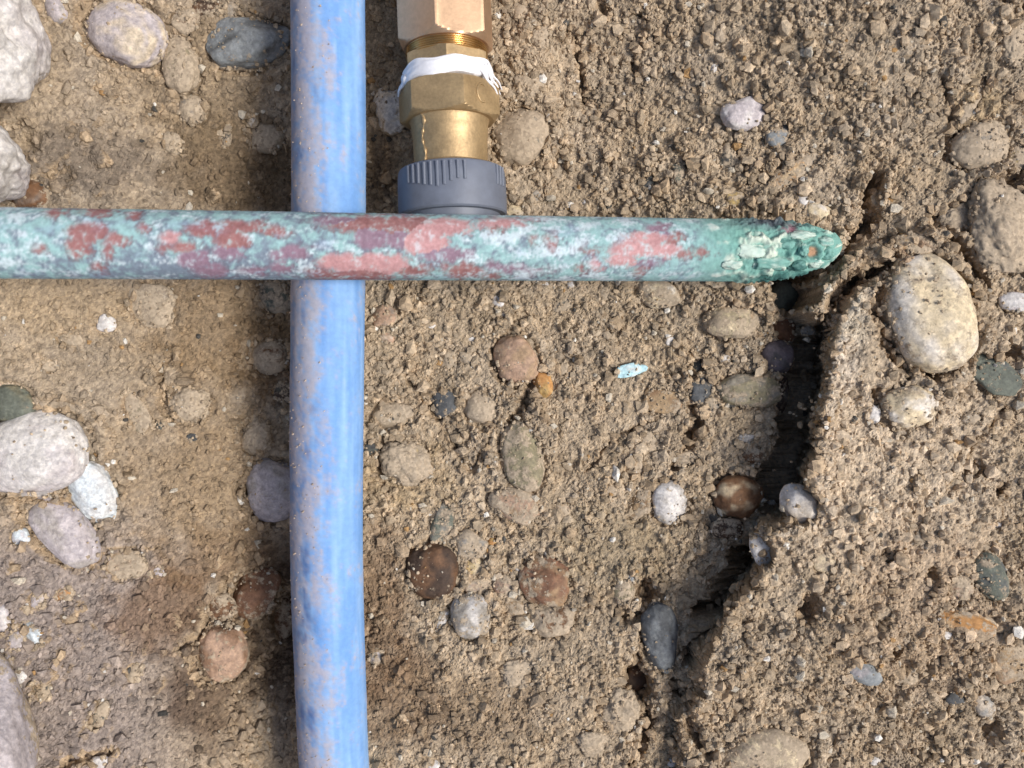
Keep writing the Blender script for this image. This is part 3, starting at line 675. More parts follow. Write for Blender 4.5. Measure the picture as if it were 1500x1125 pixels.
# damp and rusty patches, painted shade round blue pipe and fitting, pale lime patches
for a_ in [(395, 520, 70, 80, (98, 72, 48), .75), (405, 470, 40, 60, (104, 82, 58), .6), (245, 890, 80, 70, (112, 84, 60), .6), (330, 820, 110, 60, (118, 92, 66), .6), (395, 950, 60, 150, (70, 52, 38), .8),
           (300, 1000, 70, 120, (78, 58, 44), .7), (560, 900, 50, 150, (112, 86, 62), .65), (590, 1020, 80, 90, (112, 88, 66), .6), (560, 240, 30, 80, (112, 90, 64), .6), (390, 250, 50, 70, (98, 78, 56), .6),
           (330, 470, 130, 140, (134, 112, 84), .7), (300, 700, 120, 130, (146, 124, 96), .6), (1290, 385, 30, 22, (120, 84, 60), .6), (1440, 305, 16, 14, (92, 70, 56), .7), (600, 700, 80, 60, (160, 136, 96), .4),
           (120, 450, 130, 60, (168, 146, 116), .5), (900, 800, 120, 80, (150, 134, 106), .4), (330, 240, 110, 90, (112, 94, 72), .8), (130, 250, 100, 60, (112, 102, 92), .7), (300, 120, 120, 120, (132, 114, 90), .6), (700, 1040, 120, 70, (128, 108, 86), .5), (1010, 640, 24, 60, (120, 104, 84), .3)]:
    stain_or_shade(*a_)
for a_ in [(1248, 470, 26, 60, (196, 184, 164), .7), (1240, 545, 24, 60, (196, 184, 168), .65), (1240, 690, 90, 120, (200, 180, 154), .7), (1320, 720, 190, 230, (198, 180, 156), .75),
           (1115, 800, 10, 30, (206, 200, 196), .6), (1360, 900, 160, 160, (164, 140, 114), .45), (1435, 150, 40, 60, (172, 150, 112), .4)]:
    stain_or_shade(*a_, zz=.026)
# walls: undercut below the bank's lip, ragged in all directions
grY, grX = np.gradient(H, gy, gx); slope = np.hypot(grX, grY)
GX, GY = X.copy(), Y.copy()
under = np.clip(bank_top - H, 0, .06) * sstep(-14, -4, sd) * (1 - sstep(10, 16, sd)) * sstep(395, 450, VB) * sstep(990, 930, VB)
GX += .32 * under
wst = (slope > .9)
p3 = np.stack([X[wst], Y[wst], H[wst]], -1)
ws_ = sstep(.9, 2.2, slope[wst])
GX[wst] += ws_ * (.0024 * fbm3(p3 / .007, 3, 61) + .0012 * fbm3(p3 / .0022, 2, 65))
GY[wst] += ws_ * (.0024 * fbm3(p3 / .007 + 31, 3, 62) + .0012 * fbm3(p3 / .0022 + 17, 2, 66))
wt = fbm3(p3 / .004 + 7, 3, 68) * .35 + 1
col[wst] = col[wst] * (1 - ws_[:, None]) + (soil * .92 * np.array([1.03, .97, .9]) * wt[:, None]) * ws_[:, None]
verts = np.stack([GX, GY, H], -1).reshape(-1, 3)
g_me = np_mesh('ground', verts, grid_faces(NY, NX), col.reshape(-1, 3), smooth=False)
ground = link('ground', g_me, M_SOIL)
tag(ground, 'crumbly tan sandy soil of the dug pit with a deep crack', None, None, 'structure')

def top_at(x, y):
    j = np.clip(np.searchsorted(gx, x), 1, NX - 1); i = np.clip(np.searchsorted(gy, y), 1, NY - 1)
    return H[i, j], col[i, j], crumb[i, j], stone_mask[i, j]

# ---- loose crumbs on the soil: more than anyone could count
_bm = bmesh.new(); bmesh.ops.create_icosphere(_bm, subdivisions=1, radius=1.0)
_bm.verts.ensure_lookup_table()
ICO1_V = np.array([v.co[:] for v in _bm.verts]); ICO1_F = np.array([[v.index for v in f.verts] for f in _bm.faces]); _bm.free()
NCR = 40000
cx = rng.uniform(-.215, .215, NCR); cy = rng.uniform(-.163, .161, NCR)
zt, ct, cr, sm = top_at(cx, cy)
rad = np.clip(rng.lognormal(math.log(.00058), .5, NCR), .0003, .0028)
keep = (rng.random(NCR) < .25 + .75 * cr) & (~sm | (rng.random(NCR) < .0))
cx, cy, zt, ct, rad = cx[keep], cy[keep], zt[keep], ct[keep], rad[keep]
# more of them clinging to the crack's walls
wi, wj = np.nonzero((slope > 1.0) & (np.abs(X) < .2) & (np.abs(Y) < .155)); pick = rng.integers(0, len(wi), 13000); wi, wj = wi[pick], wj[pick]
tq = rng.random(13000); wj2 = np.clip(wj + 1, 0, NX - 1)
cx = np.concatenate([cx, GX[wi, wj] * (1 - tq) + GX[wi, wj2] * tq]); cy = np.concatenate([cy, GY[wi, wj] + rng.uniform(-.0003, .0003, 13000)])
zt = np.concatenate([zt, H[wi, wj] * (1 - tq) + H[wi, wj2] * tq]); ct = np.concatenate([ct, col[wi, wj]]); rad = np.concatenate([rad, np.clip(rng.lognormal(math.log(.0010), .4, 13000), .0004, .0026)])
# and soil stuck round the rims and on the backs of the stones
ex_, ey_, ez_, er_ = [], [], [], []
for row, (x, y, z, A, B, C, th) in zip(S, placed):
    dust_, rise_ = row[8], row[9]
    m_ = int((A + B) * (5200 if dust_ > .12 else 2200))
    rq = np.where(rng.random(m_) < (.75 - .6 * min(dust_, .5)), rng.uniform(.86, 1.08, m_), np.sqrt(rng.random(m_)))
    aq = rng.uniform(0, 2 * np.pi, m_)
    lx, ly = A * rq * np.cos(aq), B * rq * np.sin(aq)
    gx_, gy_ = x + lx * math.cos(th) - ly * math.sin(th), y + lx * math.sin(th) + ly * math.cos(th)
    zs = z + C * (rise_ * .9 - 1) + C * .96 * np.sqrt(np.clip(1 - rq ** 2, 0, 1))
    zg = top_at(gx_, gy_)[0]
    ex_.append(gx_); ey_.append(gy_); ez_.append(np.maximum(zs, zg)); er_.append(np.clip(rng.lognormal(math.log(.00042), .45, m_), .0002, .0014) * np.where(rq > .85, 1.25, .8))
ex_, ey_, ez_, er_ = map(np.concatenate, (ex_, ey_, ez_, er_))
cx = np.concatenate([cx, ex_]); cy = np.concatenate([cy, ey_]); zt = np.concatenate([zt, ez_]); rad = np.concatenate([rad, er_])
ct = np.concatenate([ct, np.repeat(soil[None], len(ex_), 0)])
n = len(cx)
print('crumbs', n, len(ex_))
V = ICO1_V[None] * (1 + .28 * rng.normal(0, 1, (n, len(ICO1_V), 1)).clip(-1.6, 1.6))
V = V * rng.uniform(.7, 1.25, (n, 1, 3)) * rad[:, None, None]
V[..., 0] += cx[:, None]; V[..., 1] += cy[:, None]; V[..., 2] += (zt + rad * .25)[:, None]
F = ICO1_F[None] + (np.arange(n) * len(ICO1_V))[:, None, None]
cc = ct * rng.uniform(.78, 1.3, (n, 1))
spec = rng.random(n)
for lo, hi, rgb in [(0, .006, (225, 220, 210)), (.026, .03, (84, 82, 78)), (.03, .034, (170, 136, 94)), (.042, .07, (196, 186, 168))]:
    w = (spec >= lo) & (spec < hi); cc[w] = lin(*rgb)
# faces: keep the upper half only where tiny
crumbs_me = np_mesh('soil_crumbs', V.reshape(-1, 3), F.reshape(-1, 3), np.repeat(cc, len(ICO1_V), 0), smooth=False)
crumbs = link('soil_crumbs', crumbs_me, M_SOIL)
tag(crumbs, 'loose tan soil crumbs and sand grains strewn over the pit', 'soil crumbs', None, 'stuff')
# ------------------------------------------------------------------ stones
def ico(sub):
    bm = bmesh.new(); bmesh.ops.create_icosphere(bm, subdivisions=sub, radius=1.0)
    v = np.array([q.co[:] for q in bm.verts]); f = np.array([[w.index for w in p.verts] for p in bm.faces]); bm.free()
    return v, f
ICO = {k: ico(k) for k in (3, 4, 5, 6)}

def stone_mesh(name, A, B, C, form, c1, c2, dust, sub, seed, lump=1.0):
    r_ = np.random.default_rng(seed)
    d, F = ICO[sub]
    p = {'r': r_.uniform(2.0, 2.5), 'a': r_.uniform(2.3, 3.0), 'f': 3.2, 'c': 2.3}[form]
    rad = (np.abs(d) ** p).sum(1) ** (-1 / p)
    ncut = {'r': 3, 'a': 11, 'f': 9, 'c': 6}[form]
    for k in range(ncut):
        nrm = r_.normal(size=3); nrm /= np.linalg.norm(nrm)
        if form == 'f' and k < 2: nrm = np.array([.05, .08, 1.0 if k else -1.0]); nrm /= np.linalg.norm(nrm)
        off = r_.uniform(.80, .95) if form != 'r' else r_.uniform(.88, .98)
        dt = d @ nrm
        lim = np.where(dt > 1e-3, off / np.maximum(dt, 1e-3), 9)
        kk = 22.0 if form in 'af' else 12.0
        rad = -np.log(np.exp(-kk * rad) + np.exp(-kk * np.minimum(lim, 5))) / kk
    o = r_.uniform(0, 60, 3)
    amp = {'r': .085, 'a': .11, 'f': .08, 'c': .18}[form] * lump
    rad = rad * (1 + amp * 1.6 * fbm3(d * 1.3 + o, 2, 3) + amp * .7 * fbm3(d * 3.6 + o, 3, 9))
    if form == 'c':
        rad = rad * (1 + .09 * np.abs(fbm3(d * 9 + o, 3, 21)) + .05 * r_.normal(size=len(d)).clip(-1, 1))
    rad = rad / np.quantile(np.hypot(d[:, 0], d[:, 1])[np.abs(d[:, 2]) < .3] * rad[np.abs(d[:, 2]) < .3], .55)
    v = d * rad[:, None] * np.array([A, B, C])
    # colour of the rock itself: two tones, mottled or banded
    a1, a2 = lin(*PAL[c1]), lin(*PAL[c2])
    bd = r_.normal(size=3); bd /= np.linalg.norm(bd)
    m = fbm3(d * 1.7 + o[::-1], 4, 33) * 1.6 + .35 * np.sin(d @ bd * r_.uniform(5, 11) + 3 * fbm3(d * 2 + o, 2, 5)) * r_.uniform(0, 1)
    m = sstep(-.15, .75, m)[:, None]
    fine = 1 + .16 * fbm3(d * 9 + o, 3, 44)[:, None]
    m = m * .7
    c = (a1 * (1 - m) + a2 * m) * fine
    rim = np.clip(.35 - d[:, 2], 0, 1)
    du = dust + .38 * rim + .10 * fbm3(d * 2.2 + o + 9, 2, 55)
    me = np_mesh(name, v, F, c, {'dust': du})
    return me

for si, (row, pl) in enumerate(zip(S, placed)):
    px, py, a, b, turn, form, c1, c2, dust, rise, gap, name, cat, label = row
    x, y, z, A, B, C, th = pl
    m = max(a, b)
    sub = 4 if m < 34 else 5
    if form == 'c': sub = 4 if m < 20 else 5
    me = stone_mesh(name, A, B, C, form, c1, c2, dust * 1.05 + (.11 if form != 'c' else .18) - (.10 if dust < .11 else -.03), sub, 100 + si)
    r_ = np.random.default_rng(900 + si)
    tl = .14 if form in 'ra' else .06
    o = link(name, me, M_STONE, None, (x, y, z + C * (rise * .9 - 1)), (r_.normal() * tl, r_.normal() * tl, th))
    grp = {'stone_chip': 'pale stone chips on the soil', 'pebble': 'pebbles in the soil', 'soil_clod': 'soil clods'}.get(name, 'stones in the soil')
    tag(o, label, cat, grp)

# pale lumps of mortar at the edge of the pit
def lump(name, px, py, z, a, b, C, turn, form, c1, c2, seed, label, lumpy, dust):
    f = K * (HC - z); x, y = P(px, py, z)
    me = stone_mesh(name, a * f, b * f, C, form, c1, c2, dust, 6, seed, lumpy)
    o = link(name, me, M_STONE, None, (x, y, z), (0, 0, -R(turn)))
    return tag(o, label, 'concrete')
lump('mortar_lump', -84, 52, .050, 122, 118, .034, 4, 'r', 'white', 'lilac', 71, 'bulky whitish mortar lump in the upper corner of the frame', 2.6, -.02)
lump('mortar_lump', -68, 236, .046, 92, 66, .030, 0, 'r', 'white', 'lilac', 73, 'whitish mortar lump at the frame edge just above the copper pipe', 2.4, .0)
lump('concrete_block', -56, 1130, .040, 98, 185, .020, -17, 'f', 'lilac', 'grey', 75, 'pale concrete block edge in the lower corner below the white boulder', .9, .2)
# ------------------------------------------------------------------ pipes
def coloured_material(name, rough, metallic=0.0, nscale=500.0, bstr=0.25, bdist=.0003, lo=.85, hi=1.12, spec=.4):
    m, nt, b = new_mat(name)
    co = nt.nodes.new('ShaderNodeTexCoord').outputs['Object']
    at = node(nt, 'ShaderNodeAttribute', attribute_name='Col').outputs['Color']
    ro = node(nt, 'ShaderNodeAttribute', attribute_name='mat').outputs['Fac']
    f = noise(nt, co, nscale, 5.0, .7)
    c = mixc(nt, 1.0, at, ramp(nt, f, .3, .7, (lo, lo, lo, 1), (hi, hi, hi, 1)), 'MULTIPLY')
    nt.links.new(c, b.inputs['Base Color'])
    mr = nt.nodes.new('ShaderNodeMapRange'); mr.inputs['To Min'].default_value = rough; mr.inputs['To Max'].default_value = .95
    nt.links.new(ro, mr.inputs['Value']); nt.links.new(mr.outputs[0], b.inputs['Roughness'])
    b.inputs['Metallic'].default_value = metallic
    b.inputs['Specular IOR Level'].default_value = spec
    bump(nt, b, noise(nt, co, nscale * 2.2, 4.0, .7), bstr, bdist)
    return m
M_COPPER = coloured_material('corroded_copper', .6, 0.0, 600.0, .45, .0004, .86, 1.12, .3)
M_BLUE = coloured_material('blue_plastic', .62, 0.0, 420.0, .2, .0003, .9, 1.08, .22)

def tube(path, rads, nphi, ref=(0, 0, 1)):
    """Rings along a path. phi=0 faces ref. Returns verts (n, nphi, 3), centres, side and face axes."""
    path = np.asarray(path, float)
    t = np.gradient(path, axis=0); t /= np.linalg.norm(t, axis=1)[:, None]
    ref = np.array(ref, float)
    nrm = ref - (t @ ref)[:, None] * t; nrm /= np.linalg.norm(nrm, axis=1)[:, None]
    sd_ = np.cross(nrm, t)
    phi = np.linspace(0, 2 * np.pi, nphi, endpoint=False)
    rr = np.asarray(rads)
    if rr.ndim == 1: rr = np.repeat(rr[:, None], nphi, 1)
    v = path[:, None] + rr[..., None] * (np.cos(phi)[None, :, None] * nrm[:, None] + np.sin(phi)[None, :, None] * sd_[:, None])
    return v, phi, nrm, sd_

def to_px(v):
    d = HC - v[..., 2]
    return 750 + v[..., 0] / (K * d), 562.5 - v[..., 1] / (K * d)

def closed_tube_mesh(name, v, cols, extra, origin, caps=True):
    n, m, _ = v.shape
    verts = v.reshape(-1, 3); faces = grid_faces(n, m, True)
    if caps:
        c0, c1 = v[0].mean(0), v[-1].mean(0)
        verts = np.concatenate([verts, [c0, c1]])
        j = np.arange(m); j2 = (j + 1) % m
        f0 = np.stack([np.full(m, n * m), j2, j, j], -1); f1 = np.stack([np.full(m, n * m + 1), (n - 1) * m + j, (n - 1) * m + j2, (n - 1) * m + j2], -1)
        tri = np.concatenate([faces[:, [0, 1, 2]], faces[:, [0, 2, 3]], f0[:, :3], f1[:, :3]])
        cols = np.concatenate([cols, cols[:1], cols[-1:]]); extra = {k: np.concatenate([e_, e_[:1], e_[-1:]]) for k, e_ in extra.items()}
        return np_mesh(name, verts - origin, tri, cols, extra)
    return np_mesh(name, verts - origin, faces, cols, extra)

# ---- corroded copper pipe
p0 = np.array([-.1617, .0445, .070]); p1 = np.array([.0611, .0480, .034]); ax = (p1 - p0) / np.linalg.norm(p1 - p0)
s_out = np.linspace(-.20, -.004, 40); s_in = np.linspace(-.003, .2868, 900)
ss = np.concatenate([s_out, s_in]); path = p0 + ax * ss[:, None]
END = .2868; RC = .0110
e_ = np.clip((ss - (END - .036)) / .036, 0, 1)
prof = np.sqrt(np.clip(1 - e_ ** 2.4, 0, 1)) * (1 - .10 * e_)
prof = np.maximum(prof, .02)
path = path + np.array([0, 1, 0]) * (0.0026 * e_ ** 2)[:, None]
NPH = 124
v, phi, nrm, sd_ = tube(path, RC * prof, NPH)
px, py = to_px(v)
SS = np.repeat(ss[:, None], NPH, 1); PH = np.repeat(((phi + np.pi) % (2 * np.pi) - np.pi)[None], len(ss), 0)
arc = PH * RC
q1 = fbm2(SS / .012, arc / .009, 4, 81); q2 = fbm2(SS / .0035, arc / .003, 4, 91); q3 = fbm2(SS / .0012, arc / .0012, 3, 99); q4 = fbm2(SS / .006, arc / .006, 4, 105); q5 = fbm2(SS / .009, arc / .0045, 4, 123)
wx = px + 9 * q4 + 8 * q2 + 2.5 * q3; wy = py + 5 * q5 + 5 * fbm2(SS / .003, arc / .003, 3, 131) + 2 * q3
front = np.cos(PH) > -.1
RED, PUR, PINK = (150, 98, 94), (140, 110, 124), (190, 140, 138)
patches = [(128, 340, 30, 13, RED), (112, 358, 16, 10, RED), (116, 371, 14, 6, RED), (172, 351, 18, 9, RED), (158, 366, 8, 14, RED), (144, 391, 7, 5, RED), (82, 312, 16, 6, RED), (142, 310, 26, 5, RED), (211, 333, 8, 5, RED), (193, 315, 6, 4, RED), (60, 365, 10, 4, RED),
           (297, 336, 26, 9, RED), (352, 332, 40, 9, RED), (340, 350, 26, 14, RED), (335, 368, 22, 11, PUR), (400, 338, 18, 6, RED), (250, 349, 16, 8, PINK), (272, 362, 22, 8, RED), (285, 380, 24, 13, PUR), (310, 396, 26, 9, PUR), (242, 364, 10, 4, RED), (410, 374, 14, 8, PUR), (412, 390, 16, 8, PUR), (370, 397, 18, 4, PUR), (410, 340, 14, 5, RED),
           (500, 323, 46, 7, PUR), (570, 328, 100, 12, RED), (640, 332, 60, 12, PINK), (545, 347, 26, 17, PUR), (585, 350, 20, 12, PUR), (620, 355, 36, 17, PINK), (650, 372, 40, 10, PUR), (500, 384, 36, 12, PINK), (555, 388, 50, 15, PINK), (520, 401, 70, 8, RED), (600, 396, 30, 7, RED), (430, 368, 24, 9, PUR), (415, 389, 16, 7, PUR), (680, 397, 26, 9, RED), (651, 392, 5, 5, RED),
           (724, 335, 13, 6, RED), (735, 327, 40, 6, PINK), (783, 350, 6, 5, RED), (807, 350, 8, 5, RED), (808, 358, 6, 6, RED), (740, 394, 26, 5, PUR), (785, 396, 20, 3, PUR), (720, 404, 16, 4, RED), (720, 389, 8, 6, PUR),
           (950, 350, 34, 9, PINK), (925, 365, 32, 11, PINK), (912, 380, 24, 8, PINK), (968, 366, 32, 10, PINK), (985, 350, 12, 8, RED), (1000, 372, 12, 5, RED), (945, 384, 26, 4, PUR), (872, 388, 7, 7, PINK), (1026, 368, 9, 4, RED), (866, 366, 12, 3, RED), (962, 335, 16, 8, PUR), (935, 398, 5, 4, RED), (1156, 336, 11, 4, (140, 84, 100)), (850, 392, 5, 4, RED)]
best = np.full(px.shape, 9.0); red = np.zeros(px.shape + (3,))
for cx_, cy_, rx, ry, rgb in patches:
    d = np.sqrt(((wx - cx_) / (rx + 3)) ** 2 + ((wy - cy_) / (ry + 2.5)) ** 2)
    d = (d - 1) * min(rx, ry * 1.6)
    w = (d < best) & front
    best = np.where(w, d, best); red[w] = lin(*rgb)
hid = ~front
best = best + 5.5 * q2 + 3.5 * q4 + 3.0 * q3
best = np.where(hid, np.where(q1 > .25, -2, 4), best); red[hid] = lin(*RED)
turq, slate_, pale_ = lin(146, 180, 178), lin(116, 128, 140), lin(202, 212, 216)
slaty = np.clip(np.exp(-((px - 300) / 190) ** 2) * (.25 + .75 * sstep(340, 400, py)) + .25 * np.exp(-((px - 470) / 60) ** 2), 0, 1)
k1 = sstep(-.45, .5, q2 + .55 * q4 + .35 * q3 - .75 * (slaty - .32))
base = slate_ * (1 - k1[..., None]) + turq * k1[..., None]
k2 = sstep(.05, .6, q5 + .5 * q3 + .25 * (np.exp(-((px - 800) / 160) ** 2)) + .2 * np.exp(-((px - 20) / 60) ** 2))[..., None]
base = base * (1 - .8 * k2) + pale_ * .8 * k2
lilac_ = sstep(.1, .6, q1 + .3 * q3)[..., None] * .4
base = base * (1 - lilac_) + lin(150, 168, 190) * lilac_
# greener, crusted towards the end
g = sstep(980, 1090, px + 20 * q4)[..., None]
green, dgreen, cream_ = lin(118, 164, 152), lin(56, 102, 96), lin(198, 208, 190)
kc = sstep(-.1, .45, q5 + .45 * q2 + .5 * np.exp(-((px - 1115) / 50) ** 2 - ((py - 372) / 26) ** 2) - .25)[..., None]
kd = np.clip(sstep(.0, .5, q4 + .5 * q2 + .9 * sstep(385, 408, py) * sstep(1080, 1120, px) + .7 * np.exp(-((px - 1166) / 24) ** 2 - ((py - 362) / 16) ** 2) - .3), 0, 1)[..., None]
gcol = green * (1 - kc) + cream_ * kc
gcol = gcol * (1 - .85 * kd) + dgreen * .85 * kd
base = base * (1 - g) + gcol * g
topdark = (np.exp(-((px - 1125) / 50) ** 2) * sstep(340, 328, py + 4 * q2))[..., None]
base = base * (1 - .8 * topdark) + lin(78, 66, 84) * .8 * topdark
inr = .92 * (1 - sstep(-8.0, 4.5, best + 2.5 * q3))[..., None]
redv = red * (1 + .22 * q2 + .14 * q3 + .12 * q4)[..., None]
redv = redv * (1 - .35 * lilac_) + lin(150, 110, 130) * .35 * lilac_
haze_ = (sstep(.05, .6, q2 + .5 * q3 + .3 * q5) * .55)[..., None]
redv = redv * (1 - haze_) + base * haze_
ccol = base * (1 - inr) + redv * inr
edge = np.exp(-((best - .6) / 1.3) ** 2)[..., None]
ccol = ccol * (1 - .2 * edge)
ccol *= (1 + .10 * q3 + .06 * q2)[..., None]
# hole near the tip with something brown inside
hole = np.sqrt(((px - 1190 + 2 * q2) / 9) ** 2 + ((py - 369 + 2 * q3) / 9) ** 2)
hin = ((1 - sstep(.75, 1.0, hole)) * front)[..., None]
ccol = ccol * (1 - hin) + lin(168, 134, 106) * (1 + .1 * q3[..., None]) * hin
ring = (np.exp(-((hole - 1.05) / .22) ** 2) * front)[..., None]
ccol = ccol * (1 - .55 * ring) + lin(40, 70, 66) * .55 * ring
# relief: patina proud of bare copper, thick crust near the end
crust = sstep(1030, 1130, px)
disp = .00016 * (1 - inr[..., 0]) + .00010 * q2 + .00006 * q3 + crust * (.0012 * kc[..., 0] * (1 + q2) + .0011 * q2 + .0012 * q4 + .0006 * q3) - .0016 * hin[..., 0] * crust
disp += .0012 * crust * np.exp(-((hole - 1.45) / .3) ** 2) * front
disp *= np.maximum(prof, .3)[:, None]
v2, *_ = tube(path, RC * prof[:, None] + disp, NPH)
cp = closed_tube_mesh('copper_pipe', v2, ccol.reshape(-1, 3), {'mat': (.55 + .45 * (1 - inr[..., 0])).ravel()}, p0)
copper = link('copper_pipe', cp, M_COPPER, None, tuple(p0))
tag(copper, 'corroded copper pipe with turquoise patina crossing over the blue pipe', 'pipe')

# thick lumps of verdigris near the closed end
for k_, (cx_, cy_, a_, b_, h_, c1_, c2_) in enumerate([(1128, 384, 26, 11, .0016, 'cgreen', 'ccream'), (1100, 366, 20, 11, .0008, 'ccream', 'cgreen'), (1150, 358, 15, 9, .0014, 'cgreen', 'cdark'), (1172, 345, 17, 7, .0013, 'ccream', 'cgreen'),
                                                 (1208, 352, 13, 8, .0018, 'cgreen', 'ccream'), (1213, 372, 12, 9, .0018, 'cgreen', 'cdark'), (1196, 384, 11, 7, .0016, 'ccream', 'cgreen'), (1168, 388, 14, 8, .0015, 'cdark', 'cgreen'), (1176, 366, 8, 9, .0013, 'cgreen', 'ccream'), (1072, 386, 15, 8, .0010, 'ccream', 'cgreen')]):
    dd = (px - cx_) ** 2 + (py - cy_) ** 2 + 1e6 * (~front)
    ii_, jj_ = np.unravel_index(np.argmin(dd), dd.shape)
    pt = v2[ii_, jj_]; nn = pt - path[ii_]; nn = nn / np.linalg.norm(nn); f_ = K * (HC - pt[2])
    me_ = stone_mesh('corrosion_crust', a_ * f_, b_ * f_, h_, 'c', c1_, c2_, 0, 4, 400 + k_, 1.6)
    co_ = link('corrosion_crust', me_, M_COPPER, copper, tuple(pt - p0))
    co_.rotation_mode = 'QUATERNION'; co_.rotation_quaternion = Vector((0, 0, 1)).rotation_difference(Vector(nn.tolist()))

# ---- blue water pipe
ctrl = [(476, -620, .060), (479, -300, .036), (480.5, 0, .0300), (482, 200, .0295), (481.3, 363, .0285), (479.6, 550, .027), (478.5, 700, .024), (479.5, 850, .020), (484.5, 1000, .014), (490, 1125, .008), (503, 1280, .000), (515, 1500, -.004)]
cw = np.array([(*P(a_, b_, z_), z_) for a_, b_, z_ in ctrl])
def catmull(c, per):
    out = []
    for i in range(1, len(c) - 2):
        a0, a1, a2, a3 = c[i - 1], c[i], c[i + 1], c[i + 2]
        t = np.linspace(0, 1, per, endpoint=False)[:, None]
        out.append(.5 * (2 * a1 + (a2 - a0) * t + (2 * a0 - 5 * a1 + 4 * a2 - a3) * t ** 2 + (3 * a1 - a0 - 3 * a2 + a3) * t ** 3))
    return np.concatenate(out + [c[-2:-1]])
bpth = catmull(cw, 70)
RB = .01325
v, phi, *_ = tube(bpth, np.full(len(bpth), RB), 84)
px, py = to_px(v)
PH = np.repeat(((phi + np.pi) % (2 * np.pi) - np.pi)[None], len(bpth), 0)
sl2 = np.concatenate([[0], np.cumsum(np.linalg.norm(np.diff(bpth, axis=0), axis=1))]); SS = np.repeat(sl2[:, None], 84, 1)
side_x = np.sin(PH)                      # which way is +x
if (v[250, :, 0] - bpth[250, 0])[np.argmax(np.sin(phi))] < 0: side_x = -side_x
arc = PH * RB
m1 = fbm2(SS / .017, arc / .009, 5, 141); m2 = fbm2(SS / .004, arc / .0022, 4, 151); m3 = fbm2(SS / .0015, arc / .0007, 3, 161); m4 = fbm2(SS / .055, arc / .004, 4, 171)
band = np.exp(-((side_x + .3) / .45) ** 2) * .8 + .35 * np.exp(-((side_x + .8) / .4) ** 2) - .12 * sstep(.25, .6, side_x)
mud = sstep(.22, .85, band * .55 + .75 * m1 + .45 * m2 + .35 * m3 + .22)
stk = sstep(.25, .7, m4 + .6 * m3) * .22
blue_a, blue_b = lin(108, 150, 202), lin(138, 174, 214)
bc = blue_a + (blue_b - blue_a) * sstep(-.5, .6, m4 + .3 * m1)[..., None]
sc_ = (stk * (1 - sstep(.5, .9, side_x)))[..., None]
bc = bc * (1 - sc_) + lin(150, 178, 214) * sc_
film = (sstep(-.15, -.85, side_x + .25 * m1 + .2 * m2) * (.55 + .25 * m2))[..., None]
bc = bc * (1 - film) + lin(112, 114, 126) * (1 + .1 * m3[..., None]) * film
scr = (sstep(.42, .6, fbm2(SS / .02, arc / .0009, 3, 191)) * .35)[..., None]
bc = bc * (1 - scr) + lin(168, 184, 208) * scr
mudc = lin(170, 159, 158) * (1 + .15 * m2 + .12 * m3)[..., None]
mm = (mud * .74)[..., None]
bc = bc * (1 - mm) + mudc * mm
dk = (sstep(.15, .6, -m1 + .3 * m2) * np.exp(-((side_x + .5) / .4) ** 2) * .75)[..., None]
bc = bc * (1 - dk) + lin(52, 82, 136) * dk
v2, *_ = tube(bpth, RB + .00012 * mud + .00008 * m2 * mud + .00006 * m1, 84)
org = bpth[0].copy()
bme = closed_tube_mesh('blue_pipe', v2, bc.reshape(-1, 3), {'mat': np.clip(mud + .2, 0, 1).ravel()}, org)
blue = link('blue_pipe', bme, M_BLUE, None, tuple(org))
tag(blue, 'mud-smeared blue plastic water pipe passing under the copper pipe', 'pipe')
# grains stuck in the mud of the pipe
idx = rng.choice(mud.size, 900, p=(mud ** 2 * (np.cos(PH) > 0) * (band > .2) + 1e-9).ravel() / (mud ** 2 * (np.cos(PH) > 0) * (band > .2) + 1e-9).sum())
gp = v2.reshape(-1, 3)[idx] + rng.normal(0, .0002, (900, 3)); gr = np.clip(rng.lognormal(math.log(.0002), .4, 900), .0001, .0007)
tet = np.array([[1, 1, 1], [-1, -1, 1], [-1, 1, -1], [1, -1, -1]]) * .75; tf = np.array([[0, 1, 3], [0, 2, 1], [0, 3, 2], [1, 2, 3]])
gv = gp[:, None] + tet[None] * (1 + .3 * rng.normal(0, 1, (900, 4, 1)).clip(-1, 1)) * gr[:, None, None]
gf = tf[None] + (np.arange(900) * 4)[:, None, None]
gcol_ = np.repeat(lin(196, 178, 158) * rng.uniform(.7, 1.25, (900, 1)), 4, 0)
mg_ = np_mesh('mud_grains', gv.reshape(-1, 3) - org, gf.reshape(-1, 3), gcol_, smooth=False)
mo = link('mud_grains', mg_, M_SOIL, blue); mo['kind'] = 'stuff'

# ------------------------------------------------------------------ brass fitting
ZF = .026; FF = K * (HC - ZF)
def plain(name, rgb, rough, metallic=0.0, nscale=600., lo=.85, hi=1.12, bstr=.3, bdist=.0002, spec=.5, stretch=None):
    m, nt, b = new_mat(name)
    co = nt.nodes.new('ShaderNodeTexCoord').outputs['Object']
    f = noise(nt, co, nscale, 5.0, .65); g_ = noise(nt, co, nscale * .12, 4.0, .6)
    c = mixc(nt, 1.0, (*lin(*rgb), 1), ramp(nt, f, .3, .7, (lo, lo, lo, 1), (hi, hi, hi, 1)), 'MULTIPLY')
    c = mixc(nt, 1.0, c, ramp(nt, g_, .3, .7, (lo, lo * .98, lo * .96, 1), (hi, hi, hi, 1)), 'MULTIPLY')
    nt.links.new(c, b.inputs['Base Color'])
    nt.links.new(ramp(nt, g_, .3, .75, (rough * .85,) * 3 + (1,), (min(1, rough * 1.2),) * 3 + (1,)), b.inputs['Roughness'])
    b.inputs['Metallic'].default_value = metallic; b.inputs['Specular IOR Level'].default_value = spec
    bump(nt, b, f, bstr, bdist)
    return m
M_BRASS = plain('cast_brass', (178, 152, 112), .48, .6, 900., .82, 1.14, .45, .00022)
